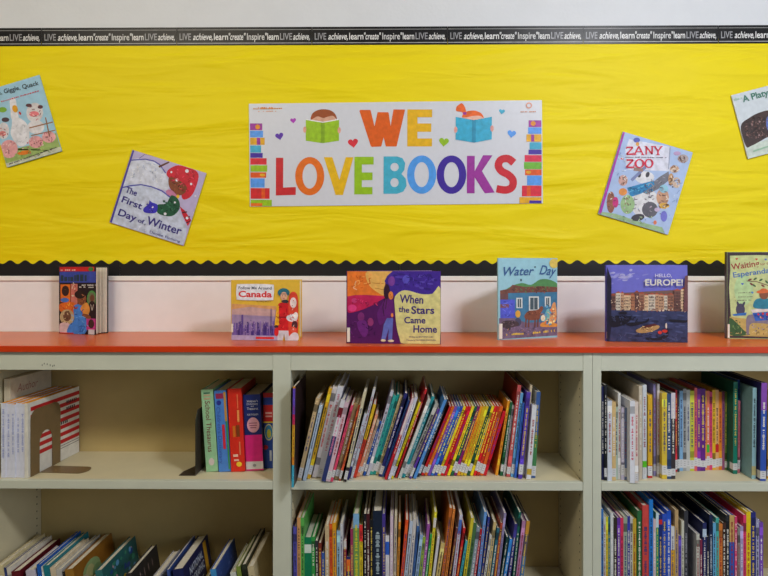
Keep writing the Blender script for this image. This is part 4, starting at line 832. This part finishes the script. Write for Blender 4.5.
r, t, H = dic(219,472,214,391,12,(76,130,206),{},'sky blue dictionary between the pale green thesaurus and the red book')
spine_text(r,"Children's Dictionary",.12,.45,.10,.80,t,H,(60,90,170),.0)
spine_shapes(r,[(rect(.12,.90,.75,.965),(150,40,80)),(rect(.5,.28,.72,.58),(204,40,60)),(rect(.78,.62,.97,.98),(196,140,60)),(ell(.35,.85,.2,.03),(40,50,140)),(rect(.84,.03,.98,.62),(60,140,80))],t,H)
r, t, H = dic(231.3,472,227.4,389,14,(214,44,28),{'board':(190,30,24)},'bright red reference book between the sky blue dictionary and the navy-pink book')
spine_shapes(r,[(rect(.25,.42,.45,.55),(206,110,30)),(rect(.5,.42,.75,.56),(130,60,20)),(ell(.6,.09,.2,.03),(240,200,50)),(rect(.66,.2,.76,.36),(230,130,90)),(rect(.2,.18,.55,.21),(236,190,170)),(rect(.25,.13,.6,.15),(236,190,170)),(rect(.62,.60,.78,.74),(240,150,80)),(rect(.65,.76,.74,.93),(230,110,70))],t,H)
r, t, H = dic(246.3,471,243,395,17.3,(220,40,130),{'bands':[(.47,1,(28,42,110)),(.02,.12,(214,212,216))],'board':(24,36,96)},'thick navy and hot pink dictionary with round pink emblem and white base band')
for s_, v0, v1 in (("Webster's",.90,.93),('Dictionary',.865,.895),('and',.84,.857),('Thesaurus',.80,.835),('FOR STUDENTS',.725,.75)): spine_text(r,s_,.2 if s_!='and' else .42,.85 if s_!='and' else .6,v0,v1,t,H,(214,214,226),.0,False)
spine_shapes(r,[(ell(.52,.60,.36,.10,24),(220,160,176)),(rect(.28,.62,.76,.63),(130,60,90)),(rect(.3,.59,.74,.60),(130,60,90)),(rect(.34,.56,.7,.57),(130,60,90)),(ell(.5,.07,.1,.02),(150,150,160))],t,H)
r, t, H = dic(264.2,468.5,263,393,10.5,(34,70,160),{'bands':[(.62,.84,(200,40,44)),(.60,.62,(220,190,60)),(.94,1,(190,40,50)),(.86,.94,(40,60,150))],'board':(30,56,140)},'blue and red dictionary, rightmost of the reference books, against the partition')
spine_shapes(r,[(ell(.5,.48,.42,.11,24),(220,214,150)),(ell(.5,.48,.36,.095,24),(60,140,200)),(ell(.52,.46,.2,.06),(190,190,70)),(rect(.2,.72,.85,.745),(226,170,170)),(rect(.2,.68,.85,.70),(226,170,170)),(ell(.12,.28,.3,.03),(200,40,50)),(rect(.55,.1,.75,.24),(190,200,220))],t,H)
# dark bookend
pb = P(204, 475, .06)
root = empty('bookend', (pb.x-.022, .045, Z1+.0004))
m = MB(); m.prism([(0,0),(0,.17),(.02,.195),(.10,.195),(.12,.17),(.12,0)], 0, .0014, dark, axis='x'); m.build('upright_plate', root)
m = MB(); m.prism([(-.0001,.0),(-.0001,.11),(-.02,.11),(-.048,.035),(-.05,.0)], 0, .0014, dark, axis='z'); m.build('base_tongue', root)
tag(root, 'dark steel bookend standing left of the pale green thesaurus', 'bookend')

import collections
for l, c in collections.Counter(ALL).items():
    if c > 1: print('DUP LABEL', c, l)
    if len(l.split()) > 16: print('LONG', len(l.split()), l)

# ------------------------------------------------------------ light and camera
def area(name, loc, size, energy, col, target=None):
    l = bpy.data.lights.new(name, 'AREA'); l.shape = 'RECTANGLE'; l.size, l.size_y = size; l.energy = energy; l.color = col
    o = bpy.data.objects.new(name, l); C.objects.link(o); o.location = loc
    d = Vector(target if target else (loc[0], loc[1], 0))-Vector(loc)
    o.rotation_euler = d.to_track_quat('-Z', 'Y').to_euler()
    return o
area('ceiling_lamp', (1.2,-1.6,2.70), (.42,.36), 46, (.93,.95,1), (.5,-.1,0.8))
area('ceiling_lamp', (-1.4,-1.6,2.70), (1.2,.6), 36, (1,.90,.70), (-1.0,0,.8))
area('window_daylight', (2.9,-2.6,1.6), (1.6,1.4), 28, (.80,.88,1), (0,.3,1.2))
w = bpy.data.worlds.new('room_light'); S.world = w; w.use_nodes = True
w.node_tree.nodes['Background'].inputs[0].default_value = (1,.97,.92,1); w.node_tree.nodes['Background'].inputs[1].default_value = .14
cam = bpy.data.cameras.new('camera'); co = bpy.data.objects.new('camera', cam); C.objects.link(co)
cam.sensor_width = 36; cam.lens = F/768*36; cam.shift_x = -(PX0-384)/768; cam.shift_y = -(288-PY0)/768
co.location = (0, -D0, CZ); co.rotation_euler = (math.pi/2, 0, TH); S.camera = co
S.view_settings.view_transform = 'Standard'; S.view_settings.look = 'None'; S.view_settings.gamma = 1; S.view_settings.exposure = .03
S.view_settings.use_curve_mapping = False
